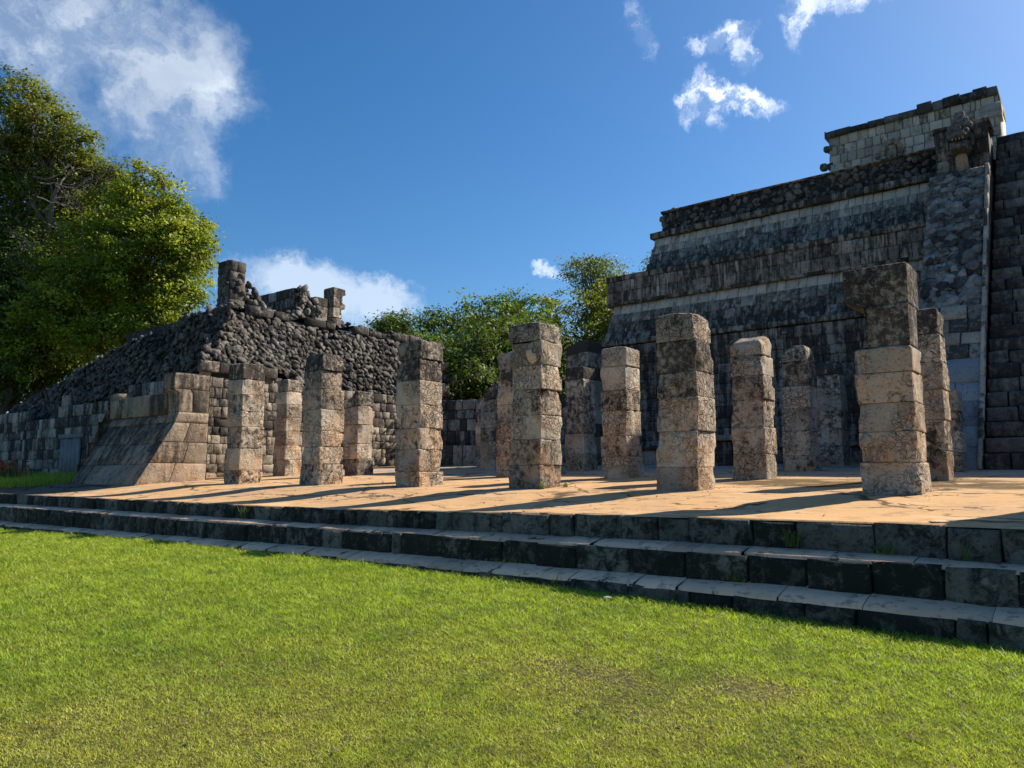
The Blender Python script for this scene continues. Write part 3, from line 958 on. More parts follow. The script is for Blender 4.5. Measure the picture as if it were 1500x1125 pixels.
# ================================================================== LEFT RUIN
random.seed(31)
RN = 22.3; RE0, RE1 = 12.35, 22.8
ruin = thing('ruined_building', 'long ruined building with a dark rubble upper wall and beige coursed stone below', 'ruin', (16, 26, 1.3))
LZ = 5.0
def ragged(x):
    return 3.55 if x < 1.6 else 3.0 + .55 * math.sin(x * 2.1) * .4 + .35 * math.sin(x * 5.3) * .5
mb = MB()
wall(mb, Vector((RE0, RN, 1.2)), X, Z, -Y, RE1 - RE0, 3.3, .36, .33, .06, var=.5, gfun=lambda f: .1 + .7 * f, rough=.016, gap=.005, bev=.018)
mb.build('masonry_wall', M_ruin, ruin)
slabm = MB()
x = RE0 - .1
while x < RE0 + 2.4:
    w = random.uniform(.5, .8)
    block(slabm, Vector((x, RN - .02, 4.62)), X, Z, -Y, 0, w, 0, .36, .14, rnd_tint(.85), .006, .03)
    slabm.add([(x, RN - .14, 4.96), (x + w, RN - .14, 4.96), (x + w, RN + .6, 4.98), (x, RN + .6, 4.98)], [(0, 1, 2, 3)], rnd_tint(.9))
    x += w
slabm.build('ledge', M_ruin, ruin)
mb = MB(); wall(mb, Vector((RE0, RN + .06, 4.4)), X, Z, -Y, 3.0, .3, .45, .3, .05, gfun=lambda f: .7); mb.build('masonry_wall', M_ruin, ruin)
# rubble face leaning back
def sface(a, b):
    e = RE0 + .05 + a * (24.3 - RE0) + b * .85 * (1 - a)
    lowz = 4.95 - .9 * sstep(.18, .45, a) + .12 * math.sin(a * 31)
    z = lowz + b * (6.95 - lowz)
    nn_ = RN + .12 + b * 1.05 + .12 * noise.noise(Vector((e * .7, z * .7, 2)))
    return Vector((e, nn_, z)), Vector((0, -.9, .42)).normalized()
mb = MB()
rubble(mb, sface, 66, 17, .132, gfun=lambda b: .5, flat=.55)
V = []; F = []
NA, NB = 40, 6
for j in range(NB + 1):
    for i in range(NA + 1):
        p, q = sface(i / NA, j / NB); V.append(p - q * .05)
for j in range(NB):
    for i in range(NA): F.append((j * (NA + 1) + i, j * (NA + 1) + i + 1, (j + 1) * (NA + 1) + i + 1, (j + 1) * (NA + 1) + i))
mb.add(V, F, (.1, .5, 1)); mb.build('rubble_wall', M_rubble, ruin)
# broken eastern end of the wall
mb = MB()
for q in range(70):
    z_ = random.uniform(1.6, 6.4); e_ = 23.4 + random.uniform(-.6, .5) + (.5 if 3.6 < z_ < 5.6 else 0)
    rock(mb, (e_, RN + random.uniform(-.05, .6), z_), random.uniform(.17, .3), (.6, -.7, 0), rnd_tint(.4))
mb.build('broken_end', M_ruin, ruin)
# top and core
mb = MB(); mb.box((13.9, RN + 1.3, 1), (24.6, 31, 7.05), (.3, .5, .8)); mb.box((RE0 + .3, RN + .2, 1), (24, RN + 1.4, 4.4), (.1, .5, 1)); mb.build('core', M_rubble, ruin, False)
# pale capping course
mb = MB(); x = 13.75
while x < 24.6:
    w = random.uniform(.4, 1.1); h_ = .36 + random.uniform(-.12, .05)
    t_ = (random.uniform(0, .55), .5, random.uniform(.55, 1))
    if random.random() > .08:
        block(mb, Vector((x, RN + 1.2 + random.uniform(-.03, .05), 6.98)), X, Z, -Y, 0, w, 0, h_, .1, t_, .003, .045, .03, .03)
        mb.add([(x, RN + 1.15, 6.97 + h_), (x + w, RN + 1.15, 6.97 + h_), (x + w, RN + 2.4, 6.98 + h_), (x, RN + 2.4, 6.98 + h_)], [(0, 1, 2, 3)], t_)
    x += w
for q in range(60):
    rock(mb, (random.uniform(13.8, 24.4), RN + random.uniform(1.1, 1.5), 7.28 + random.uniform(-.12, .1)), random.uniform(.06, .14), (0, -.5, 1), rnd_tint(.5, 0, .6))
mb.build('capping', M_ruinw, ruin)

# what is left standing on top
def masonry_box(mb, e0, e1, n0, n1, z0, z1, topf=None, bw=.32, bh=.28, g=.6, depth=.05):
    tv = (lambda off, top: (lambda x: top(x + off) - z0)) if topf else None
    for (O_, u_, nn_, L_) in ((Vector((e0, n0, z0)), X, -Y, e1 - e0), (Vector((e0, n1, z0)), -Y, -X, n1 - n0), (Vector((e1, n0, z0)), Y, X, n1 - n0), (Vector((e1, n1, z0)), -X, Y, e1 - e0)):
        if topf:
            if u_ == X: f = lambda x: topf(e0 + x) - z0
            elif u_ == -X: f = lambda x: topf(e1 - x) - z0
            elif nn_ == -X: f = lambda x: topf(e0) - z0
            else: f = lambda x: topf(e1) - z0
        else: f = None
        wall(mb, O_, u_, Z, nn_, L_, z1 - z0, bw, bh, depth, gfun=lambda q: g, topvar=f, rough=.012, gap=.004, bev=.014, jit=.01)
    xs = np.linspace(e0 + .02, e1 - .02, 9)
    for a, b in zip(xs[:-1], xs[1:]):
        t = min(topf((a + b) / 2) if topf else z1, z1)
        mb.box((a, n0 + .02, z0), (b, n1 - .02, t), (.2, g, .8))


TN = 24.6
tw = MB()
masonry_box(tw, 14.55, 15.15, TN, TN + .7, 7.35, 9.15, topf=lambda e: 9.15 if e < 14.85 else 8.9, bw=.36, bh=.36)
for q in range(170):
    e_ = random.uniform(14.5, 16.25)
    zt = float(np.interp(e_, [14.6, 15.2, 15.5, 15.8, 16.25], [8.95, 8.75, 8.3, 8.0, 7.6]))
    rock(tw, (e_, TN + random.uniform(-.05, .6), random.uniform(7.35, zt)), random.uniform(.1, .2), (0, -1, .2), rnd_tint(.6))
tw.build('tower_remnant', M_rubble, ruin)
wl = MB()
masonry_box(wl, 17.5, 18.2, TN + .25, TN + 3.4, 7.35, 8.72, topf=lambda e: 8.72, bw=.42, bh=.34)
for q in range(120):
    e_ = random.uniform(17.5, 18.75)
    rock(wl, (e_, TN + random.uniform(.0, .4), random.uniform(7.4, 8.75 - max(0, e_ - 17.8) * .75)), random.uniform(.09, .2), (0, -1, .2), rnd_tint(.6))
wl.build('wall_fragment', M_ruinw, ruin)
for i, (a, b, z1_, lab) in enumerate(((18.35, 18.95, 8.5, 'short square stone pier at the end of the wall fragment on top of the ruin'), (19.2, 19.85, 9.05, 'taller free standing stone pier with chipped right edge on top of the ruin'))):
    pr = thing('stone_pier', lab, 'pier', (a + .3, TN + .3, 7.4), 'stone piers on the ruin')
    m_ = MB()
    chipf = (lambda p, cx, cy: (p[0] - (.16 if (p[0] > cx + .1 and (7.75 < p[2] < 8.2 or 8.45 < p[2] < 8.75)) else 0), p[1], p[2])) if i else None
    stack(m_, (a + b) / 2, TN + .3, 7.38, z1_, b - a, b - a, [1, 1, 1, 1][:3 + i], 41 + i * 7, mod=chipf, gbase=.3, gtop=.6)
    m_.build('shaft', M_ruin, pr)

# west side in shade: coursed wall, then tumbled rubble falling away northwards
random.seed(77)
def west_top(n):
    return float(np.interp(n, [22, 23, 26.6, 31, 36, 42, 60], [7.1, 7.1, 6.75, 6.35, 5.4, 4.35, 3.0]))
mb = MB()
wall(mb, Vector((RE0 + .02, 46, 1.1)), -Y, Z, -X, 46 - RN, 3.4, .42, .4, .06, var=.45, gfun=lambda f: .3, gap=.004, bev=.016, topvar=lambda x: min(3.5, 2.6 + .9 * noise.noise(Vector((x * .4, 0, 3))) + (1.0 if x > 19 else 0)))
mb.add([(RE0 + .06, RN, 1), (RE0 + .06, 60, 1), (RE0 + .06, 60, 2.3), (RE0 + .06, RN, 3.4)], [(3, 2, 1, 0)], (.1, .3, 1))
mb.build('west_wall', M_ruinw, ruin)
def wface(a, b):
    n = RN + .3 + a * 30
    top = west_top(n)
    lowz = 2.55 + 1.75 * (1 - sstep(22.5, 26.5, n)) - .9 * sstep(30, 45, n)
    z = lowz + b * (top - lowz)
    e = RE0 + .08 + b * .75 + (.25 + .35 * noise.noise(Vector((n * .5, z * .6, 8)))) * min(1, b * 3)
    return Vector((e, n, z)), Vector((-.9, 0, .4)).normalized()
mb = MB()
rubble(mb, wface, 150, 21, .135, gfun=lambda b: .5, flat=.6, hi=.8)
V = []; F = []
NA, NB = 60, 8
for j in range(NB + 1):
    for i in range(NA + 1):
        p, q = wface(i / NA, j / NB); V.append(p - q * .04)
for j in range(NB):
    for i in range(NA): F.append((j * (NA + 1) + i, (j + 1) * (NA + 1) + i, (j + 1) * (NA + 1) + i + 1, j * (NA + 1) + i + 1))
# top closing back
m0 = len(V)
for i in range(NA + 1):
    p, q = wface(i / NA, 1.0); V.append(p + Vector((5, 0, -.55)))
for i in range(4, NA): F.append((NB * (NA + 1) + i, m0 + i, m0 + i + 1, NB * (NA + 1) + i + 1))
mb.add(V, F, (.1, .5, 1)); mb.build('rubble_slope', M_rubble, ruin)
# boarded opening in the west wall
mb = MB()
for q in range(5): mb.box((RE0 - .12, 30.6 + q * .36, 1.25), (RE0 - .06, 30.6 + q * .36 + .34, 2.75 + random.uniform(-.03, .03)), rnd_tint(.5), .004)
bd = mb.build('boarded_door', M_wood, ruin)
mb = MB(); mb.box((RE0 - .16, 30.5, 2.76), (RE0 + .1, 32.5, 2.92), (.3, .5, .6), .01); mb.build('lintel', M_wood, bd)

# ================================================================== ALTAR BLOCK by the ruin
random.seed(12)
alt = thing('stone_altar', 'sloping sided stone altar block with a taller end slab, beside the leftmost pillar', 'altar', (10.4, 21.8, 1.2))
AN0, AN1, AN2 = 20.1, 20.75, 24.2
# bench body with battered west face
v = Vector((1.0, 0, 1.72)); H = v.length; v.normalize()
mb = MB()
nW = Vector((-v.z, 0, v.x))
wall(mb, Vector((9.5, AN2, 1.1)), -Y, v, nW, AN2 - AN1 + .3, H, 1.15, .62, .05, var=.3, gfun=lambda f: .55 + .3 * f, bev=.015, gap=.007, jit=.008, rough=.008)
wall(mb, Vector((11.6, AN2, 1.1)), -X, Z, Y, 2.1, 2.5, 1.0, .6, .04, inR=lambda f: 2.1 - 1.0 * f, gfun=lambda f: .6)
mb.add([(10.5, AN1, 2.8), (11.8, AN1, 2.8), (11.8, AN2, 2.8), (10.5, AN2, 2.8)], [(0, 1, 2, 3)], (.3, .8, .5))
mb.build('sloping_side', M_altar, alt)
mb = MB()
wall(mb, Vector((10.42, AN2 - .05, 2.83)), -Y, Vector((.15, 0, .25)), Vector((-.25, 0, .15)), AN2 - AN1, .28, 1.3, .28, .04, gfun=lambda f: .7, bev=.015)
wall(mb, Vector((10.52, AN2 - .05, 3.07)), -Y, Z, -X, AN2 - AN1, .62, 1.25, .62, .05, gfun=lambda f: .8, bev=.02, gap=.008)
mb.add([(10.48, AN1, 3.67), (11.7, AN1, 3.67), (11.7, AN2, 3.67), (10.48, AN2, 3.67)], [(0, 1, 2, 3)], (.5, .8, .4))
mb.add([(10.5, AN2 - .06, 2.8), (11.7, AN2 - .06, 2.8), (11.7, AN2 - .06, 3.66), (10.5, AN2 - .06, 3.66)], [(3, 2, 1, 0)], (.5, .8, .4))
mb.box((10.45, AN2 - .55, 3.66), (10.9, AN2 - .05, 3.86), (.6, .8, .3), .03)
mb.build('bench_top', M_altar, alt)
# end slab: profile extruded north-south, built of dressed blocks
mb = MB()
prof = [(9.45, 1.1), (10.46, 2.82), (10.56, 3.12), (10.52, 3.72), (10.40, 3.80), (10.40, 4.22), (11.45, 4.24), (11.45, 1.1)]
rows = [(1.1, 1.72), (1.72, 2.3), (2.3, 2.84), (2.84, 3.14), (3.14, 3.78), (3.78, 4.24)]
def westx(z):
    zs_ = [1.1, 2.82, 3.12, 3.72, 3.78, 4.24]; xs_ = [9.45, 10.46, 10.56, 10.52, 10.40, 10.40]
    return float(np.interp(z, zs_, xs_))
for k, (a, b) in enumerate(rows):
    cut = [0.0, .45 + .12 * (k % 2), 1.0] if k in (0, 1, 2, 4) else [0.0, 1.0]
    for c0, c1 in zip(cut[:-1], cut[1:]):
        m_ = 5; V = []
        for yy, ins in ((AN0 + .03, .025), (AN0, 0), (AN1, 0)):
            pass
        g = .25 + .75 * ((a + b) / 2 - 1.1) / 3.1
        t_ = rnd_tint(g)
        NX, NZ = 7, 6
        grid = []
        for jz in range(NZ + 1):
            zz = a + (b - a) * jz / NZ
            for ix in range(NX + 1):
                f = c0 + (c1 - c0) * ix / NX
                xx = westx(zz) + (11.45 - westx(zz)) * f
                edge = (jz in (0, NZ)) or (ix in (0, NX))
                dd = .03 if edge else 0
                dd += .014 * noise.noise(Vector((xx * 4, zz * 4, 1)))
                zj = zz + (.008 if jz == 0 else -.008 if jz == NZ else 0)
                grid.append((xx + (.008 if ix == 0 and c0 > 0 else -.008 if ix == NX else 0), AN0 + dd, zj))
        Fg = [(jz * (NX + 1) + ix, jz * (NX + 1) + ix + 1, (jz + 1) * (NX + 1) + ix + 1, (jz + 1) * (NX + 1) + ix) for jz in range(NZ) for ix in range(NX)]
        mb.add(grid, Fg, t_)
        if c0 == 0:   # west return
            Vw = []
            for jz in range(NZ + 1):
                zz = a + (b - a) * jz / NZ
                for yy in (AN0 + .03, AN0 + .35, AN1):
                    ins = .012 if jz in (0, NZ) else 0
                    Vw.append((westx(zz) + ins, yy, zz + (.006 if jz == 0 else -.006 if jz == NZ else 0)))
            Fw = [(jz * 3 + q + 1, jz * 3 + q, (jz + 1) * 3 + q, (jz + 1) * 3 + q + 1) for jz in range(NZ) for q in range(2)]
            mb.add(Vw, Fw, (t_[0] * .8, min(1, g + .35), t_[2]))  # west face tinted darker than the south face, its shade put into the colour
mb.add([(10.40, AN0 + .02, 4.235), (11.45, AN0 + .02, 4.235), (11.45, AN1, 4.235), (10.40, AN1, 4.235)], [(0, 1, 2, 3)], (.4, 1, .6))
mb.add([(10.40, AN1, 3.6), (11.45, AN1, 3.6), (11.45, AN1, 4.235), (10.40, AN1, 4.235)], [(3, 2, 1, 0)], (.4, 1, .6))
mb.add([(11.45, AN0 + .02, 1.1), (11.45, AN1, 1.1), (11.45, AN1, 4.235), (11.45, AN0 + .02, 4.235)], [(0, 1, 2, 3)], (.4, .6, .6))
mb.build('end_slab', M_altar, alt, True)

# low step in front of the masonry wall, right of the altar
ls = thing('low_kerb', 'thin pale stone kerb at the foot of the wall between altar and leftmost pillar', 'kerb', (12.5, 21.9, 1.3))
mb = MB()
block(mb, Vector((11.5, 21.75, 1.22)), X, Z, -Y, 0, 1.2, 0, .2, .05, rnd_tint(.1), .005, .02); block(mb, Vector((12.7, 21.75, 1.25)), X, Z, -Y, 0, 1.1, 0, .2, .05, rnd_tint(.1), .005, .02)
mb.add([(11.5, 21.72, 1.41), (13.8, 21.72, 1.43), (13.8, 22.3, 1.44), (11.5, 22.3, 1.42)], [(0, 1, 2, 3)], (.8, .1, .2))
mb.build('kerb_stones', M_altar, ls)

# ================================================================== FAR LOW WALL with bench
lw = thing('low_bench_wall', 'far low stone wall with a ledge and a bench between pillars before the forest', 'wall', (23, 18, 1.7))
a, b = Vector((20.4, 21.3, 0)), Vector((23.2, 13.8, 0))
u = (b - a).normalized(); nrm = Vector((u.y, -u.x, 0)).normalized()
if nrm.x > 0: nrm = -nrm
L = (b - a).length
def lowband(name, off, z0, z1, bw, bh, g, mat, topz=None, hi=1):
    m_ = MB(); O_ = a + Z * z0 + nrm * off
    # u runs from north to south so that the face looks west
    wall(m_, O_, u, Z, nrm, L, z1 - z0, bw, bh, .05, gfun=lambda f: g, hi=hi)
    if topz is not None:
        m_.add([O_ + Z * (z1 - z0), O_ + u * L + Z * (z1 - z0), O_ + u * L + Z * (z1 - z0) - nrm * topz, O_ + Z * (z1 - z0) - nrm * topz], [(0, 1, 2, 3)], (.6, g, .3))
    return m_.build(name, mat, lw)
lowband('bench', .7, 1.4, 2.45, .55, .8, .35, M_ruin, .8)
lowband('ledge', .1, 2.45, 3.0, .6, .6, .1, M_temple, .2)
lowband('upper_wall', 0, 3.0, 4.2, .42, .42, .5, M_ruinw, .6)


# ================================================================== FOLIAGE
def leaves(name, C, sizes, tints, mat, parent, up=.3, outward=None, aspect=.55):
    n = len(C)
    d = RNG.normal(size=(n, 3)); d /= np.linalg.norm(d, axis=1)[:, None]
    nn = RNG.normal(size=(n, 3)); nn[:, 2] = np.abs(nn[:, 2]) + up
    if outward is not None: nn += outward * 1.0
    nn /= np.linalg.norm(nn, axis=1)[:, None]
    d -= nn * np.sum(d * nn, axis=1)[:, None]; d /= np.linalg.norm(d, axis=1)[:, None] + 1e-9
    s = np.cross(nn, d)
    L = sizes[:, None]; W = L * aspect
    V = np.empty((n, 4, 3))
    V[:, 0] = C - d * L * .5; V[:, 1] = C + s * W * .5 + nn * L * .06; V[:, 2] = C + d * L * .5; V[:, 3] = C - s * W * .5 + nn * L * .06
    return np_mesh(name, V.reshape(-1, 3), np.arange(4 * n), np.full(n, 4), tints, mat, parent)


def tube(mb, pts, radii, sides=6, tint=(.5, .5, .5)):
    V = []; F = []
    for i, p in enumerate(pts):
        p = Vector(p)
        t = (Vector(pts[min(i + 1, len(pts) - 1)]) - Vector(pts[max(i - 1, 0)])).normalized()
        a = t.orthogonal().normalized(); b = t.cross(a)
        for k in range(sides):
            an = 2 * math.pi * k / sides
            V.append(p + (a * math.cos(an) + b * math.sin(an)) * radii[i])
    for i in range(len(pts) - 1):
        for k in range(sides): F.append((i * sides + k, i * sides + (k + 1) % sides, (i + 1) * sides + (k + 1) % sides, (i + 1) * sides + k))
    mb.add(V, F, tint)


def crook(p, q, n=5, amp=.12):
    p, q = Vector(p), Vector(q); L = (q - p).length
    out = []
    for i in range(n + 1):
        t = i / n
        o = Vector((random.gauss(0, 1), random.gauss(0, 1), random.gauss(0, .6))) * amp * L * math.sin(math.pi * t) * .5
        out.append(p.lerp(q, t) + o)
    return out


def tree(label, base, trunk_h, blobs, n_leaves, leaf, mat, group=None, cl=.9, trunk_r=.28, name='tree', bare=None, fill=.35, gtint=None, per=42):
    """blobs: (dx, dy, z, rx, ry, rz) lobes of the crown relative to the base; leaves gather in twig clusters on and in the lobes"""
    t = thing(name, label, 'tree', base, group)
    main = list(blobs)
    for b_ in main:
        for q in range(2):
            o = Vector((random.gauss(0, 1), random.gauss(0, 1), random.gauss(.3, .8))).normalized(); k = random.uniform(.22, .4)
            blobs = list(blobs) + [(b_[0] + o.x * b_[3] * 1.12, b_[1] + o.y * b_[4] * 1.12, b_[2] + o.z * b_[5] * 1.15, b_[3] * k, b_[4] * k, b_[5] * k)]
    B = Vector(base)
    tb = MB()
    top = B + Vector((random.uniform(-.4, .4), random.uniform(-.4, .4), trunk_h))
    pts = crook(B - Z * .3, top, 6, .08)
    tube(tb, pts, [trunk_r * (1.25 - .6 * i / 6) for i in range(7)], 8)
    for bl in main:
        c = B + Vector(bl[:3])
        st_ = pts[random.randint(3, 6)]
        pl_ = crook(st_, c, 6, .15)
        tube(tb, pl_, [trunk_r * .5 * (1 - .75 * i / 6) for i in range(7)], 5)
        for q in range(5):
            o = Vector((random.gauss(0, 1), random.gauss(0, 1), random.gauss(0, 1))).normalized()
            e = c + Vector((o.x * bl[3], o.y * bl[4], o.z * bl[5])) * .9
            tube(tb, crook(pl_[random.randint(3, 6)], e, 4, .2), [trunk_r * .18 * (1 - .8 * i / 4) for i in range(5)], 4)
    tb.build('trunk', M_bark, t)
    vol = np.array([b[3] * b[4] + b[4] * b[5] + b[3] * b[5] for b in blobs]); vol /= vol.sum()
    ncl = max(8, n_leaves // per)
    ids = RNG.choice(len(blobs), ncl, p=vol)
    b = np.array(blobs)[ids]
    d = RNG.normal(size=(ncl, 3)); d /= np.linalg.norm(d, axis=1)[:, None]
    rad = np.where(RNG.random(ncl) < fill, RNG.random(ncl) ** .5, 1 + RNG.normal(size=ncl) * .17)
    cc = b[:, :3] + d * b[:, 3:] * rad[:, None]
    hue = RNG.random(ncl); hv = RNG.random(ncl)
    ci = RNG.integers(0, ncl, n_leaves)
    off = RNG.normal(size=(n_leaves, 3)) * np.array([1, 1, .55]) * cl * .42 * (RNG.random(ncl) * .7 + .65)[ci][:, None]
    C = cc[ci] + off + np.array(base)
    cv = RNG.random(ncl)  # value per twig cluster: sunlit and dark clumps put into the leaf tint
    tint = np.stack([np.clip(.5 + (cv[ci] - .5) * 1.0 + RNG.normal(size=n_leaves) * .14, 0, 1), np.clip(hue[ci] * .8 + RNG.random(n_leaves) * .3, 0, 1), np.clip(hv[ci] * .6 + RNG.random(n_leaves) * .4, 0, 1)], 1)
    leaves('crown', C, leaf * (.6 + .8 * RNG.random(n_leaves)), tint, mat, t, outward=d[ci])
    return t, pts


# --- bare twigs
def twigs(mb, p, d, L, r, depth):
    q = p + d * L
    tube(mb, crook(p, q, 4, .14), [r * (1 - .45 * i / 4) for i in range(5)], 4)
    if depth == 0: return
    for k in range(random.choice((2, 3, 3))):
        dd = (d + Vector((random.gauss(0, .5), random.gauss(0, .5), random.gauss(0, .42)))).normalized()
        s = random.uniform(.35, 1.0)
        twigs(mb, p + d * L * s, dd, L * random.uniform(.5, .8), r * .55, depth - 1)


random.seed(3)
# big tree left, behind the rubble slope
def lat(L):
    """lobes given as (across, up, along the view, size, flatness) turned into world offsets"""
    return [(.62 * l + .784 * d, -.784 * l + .62 * d, z, r, r, r * f) for l, z, d, r, f in L]


ltree, _ = tree('tall olive green tree at the left edge with grey bare branches in its crown', (15.5, 44.5, 1.2), 12,
                lat([(-2.2, 20.9, 0, 1.4, .9), (-.9, 19.4, 0, 1.3, .8), (.3, 19.9, .3, .6, .7), (1.3, 18.6, 0, .7, .7), (-2.4, 18.2, .5, 1.9, .9), (.2, 17.6, .8, 1.3, .8), (1.9, 17.2, .4, .8, .7), (-1.4, 16.6, 1, 2.2, .9), (1.2, 16.2, 1.2, 1.9, .8),
                     (3.0, 16.4, .6, 1.0, .7), (-3.4, 14.5, .5, 2.2, .9), (.2, 13.4, 1.5, 2.2, .9), (-2, 11.5, 1, 2.4, .9), (1.4, 10.5, 1.5, 2.2, .9), (-4.2, 10.5, .6, 2.2, .9)]),
                80000, .19, M_leafO, 'trees left of the ruin', cl=.8, trunk_r=.45, fill=.3, per=60)
mb = MB()
for q in range(11):
    p = Vector((16.0 + random.uniform(-1.8, .9), 43.0 + random.uniform(-.5, 1), 16.6 + random.uniform(-1.8, 2.4)))
    twigs(mb, p, Vector((random.uniform(.25, 1), -random.uniform(.1, .5), random.uniform(-.1, .55))).normalized(), random.uniform(1.4, 2.2), .05, 3)
for q in range(11):
    p = Vector((13.6 + random.uniform(-1.4, 1.2), 41.2, 12.4 + random.uniform(-2, 3)))
    twigs(mb, p, Vector((random.uniform(-.5, .8), -.3, random.uniform(-.9, .2))).normalized(), random.uniform(1.0, 1.8), .045, 3)
mb.build('bare_branches', M_twig, ltree)
tree('broad yellow green tree overhanging the rubble slope of the ruin', (17.6, 37.2, 2.0), 7,
     lat([(-.5, 14.3, 0, .7, .9), (.5, 14.0, 0, .6, .8), (-1.1, 12.9, .3, 1.2, .8), (1.1, 12.9, 0, .8, .8), (.3, 11.7, -.3, 1.5, .85), (1.9, 11.6, 0, 1.0, .85), (-1.9, 12.2, .4, 1.5, .85), (-3.1, 10.8, .5, 1.6, .85), (2.3, 10.3, -.1, 1.0, .85),
          (-.9, 10.3, -.6, 1.7, .85), (1.3, 10.2, -.7, 1.5, .85), (1.9, 9.0, -.3, 1.1, .8), (.1, 8.8, -.9, 1.5, .75), (-2.2, 8.5, -.4, 1.6, .8), (-4.2, 8.8, .3, 1.7, .9), (-3.6, 7.0, -.2, 1.5, .8), (-1.0, 7.4, -.8, 1.2, .7), (1.4, 8.0, -.8, 1.0, .7), (-5.2, 6.0, 0, 1.6, .9), (2.4, 8.2, -.2, .7, .7), (1.7, 7.0, -1.2, 1.0, .7), (.5, 6.6, -1.4, 1.1, .7), (-.8, 6.2, -1.4, 1.1, .7), (-2.3, 5.6, -1.2, 1.2, .7)]),
     90000, .17, M_leafY, 'trees left of the ruin', cl=.68, trunk_r=.35, fill=.2, per=70)
tree('dark shaded tree low behind the left end of the rubble slope', (14.2, 44.0, 1.5), 4,
     lat([(-1.5, 11, 1, 2.4, .9), (1.2, 10.5, 1, 2.2, .9), (3.4, 9.6, 1.2, 1.9, .9), (-.4, 8.0, 0, 2.2, .9), (2.2, 7.8, .4, 2.0, .9), (-2.6, 7.0, 0, 2.4, .9), (.6, 5.8, -.2, 1.9, .9), (-1.6, 4.2, -.2, 2.0, .9), (4.2, 7.2, .8, 1.6, .9), (2.6, 5.8, .5, 1.4, .8)]),
     80000, .17, M_leafD, 'trees left of the ruin', cl=.8, fill=.3, per=60)
tree('dense dark tree filling the left edge above the rubble slope', (13.0, 50.0, 1.2), 5,
     lat([(-2, 5, 0, 3, 1), (1, 6, 0, 3, 1), (-1, 10, 0, 3, .9), (2.5, 9, 0, 2.6, .9), (4.5, 7, 0, 2.6, .9), (-1, 14, 0, 2.6, .9), (2, 13, 0, 2.4, .9)]),
     50000, .2, M_leafD, 'trees left of the ruin', cl=.95, fill=.3, per=60)

# forest behind the ruins
def at_px(az_deg, dist): return (math.sin(R(az_deg)) * dist, math.cos(R(az_deg)) * dist)
def lobes(w, h0, h1, k, sd):
    r_ = random.Random(sd); out = []
    for i in range(k):
        f = r_.random(); z = h0 + (h1 - h0) * f
        s = w * (.36 - .15 * f) * r_.uniform(.7, 1.2)
        out.append((r_.uniform(-1, 1) * w * .5 * (1 - .45 * f), r_.uniform(-1, 1) * w * .5 * (1 - .45 * f), z - s * .5, s, s, s * .75))
    out.append((0, 0, h1 - w * .12, w * .16, w * .16, w * .12))
    return out


FOREST = [
    # azimuth, distance, width, top height, leaf material, label
    (42.5, 52, 5.2, 11.4, M_leafD, 'round dark tree showing just above the right end of the ruin wall'),
    (40.2, 62, 5.0, 12.0, M_leafD, 'dark tree tip just right of the taller pier on the ruin'),
    (47.3, 44, 5.0, 9.9, M_leafD, 'dark green tree left of the fresh green one behind the low bench wall'),
    (49.4, 42, 6.6, 10.4, M_leafG, 'tall fresh green tree with a pointed shoot behind the orange lit pillar'),
    (52.6, 46, 7.0, 11.4, M_leafG, 'green tree directly behind the pillar with the yellow patch'),
    (55.0, 50, 7.4, 12.4, M_leafO, 'olive tree to the right behind the pillar with the yellow patch'),
    (57.6, 41, 6.2, 10.2, M_leafO, 'yellowish bushy tree close beside the left corner of the temple'),
    (49.8, 36, 6.4, 7.4, M_leafD, 'low dark bushy tree behind the low bench wall'),
    (46.8, 37, 4.5, 6.4, M_leafG, 'low leafy tree behind the broken end of the ruin wall'),
    (55.6, 37, 6.0, 7.6, M_leafD, 'low dark tree behind the third row pillar at the temple corner'),
    (52.8, 38, 6.0, 8.0, M_leafD, 'low dark tree hidden mostly behind the front pillar with the dark cap'),
    (37.5, 70, 7.0, 12.6, M_leafD, 'far dark tree behind the wall fragment on the ruin'),
]
for i, (az, dist, w, h, mat, lab) in enumerate(FOREST):
    x, y = at_px(az, dist); random.seed(50 + i)
    tree(lab, (x, y, 1.6), h * .5, lobes(w, h * .25, h - .6, 17, i + 4), int(36000 if h > 8 else 26000), .2, mat, 'forest trees behind the ruins', cl=.8, trunk_r=.25, fill=.25, per=50)
# feathery tree beside the temple
x, y = at_px(59.8, 50); random.seed(9)
fb = []
for q in range(17):
    f = random.random()
    fb.append((random.uniform(-3.6, 3.0), random.uniform(-2.5, 2.5), 10.0 + 3.0 * f + random.uniform(-.4, .4), random.uniform(.8, 1.5), random.uniform(.8, 1.4), random.uniform(.22, .4)))
fb += [(2.6, -2.6, 14.4, 1.2, 1.2, .5), (1.6, -2.6, 13.6, 1.1, 1.1, .4), (-1.5, 0, 13.2, 1.3, 1.2, .4)]
tree('airy feathery tree with flat leaf layers rising behind the temple corner', (x, y, 1.6), 9.5, fb, 13000, .17, M_leafF, 'forest trees behind the ruins', cl=.8, trunk_r=.22, fill=.5, per=26)


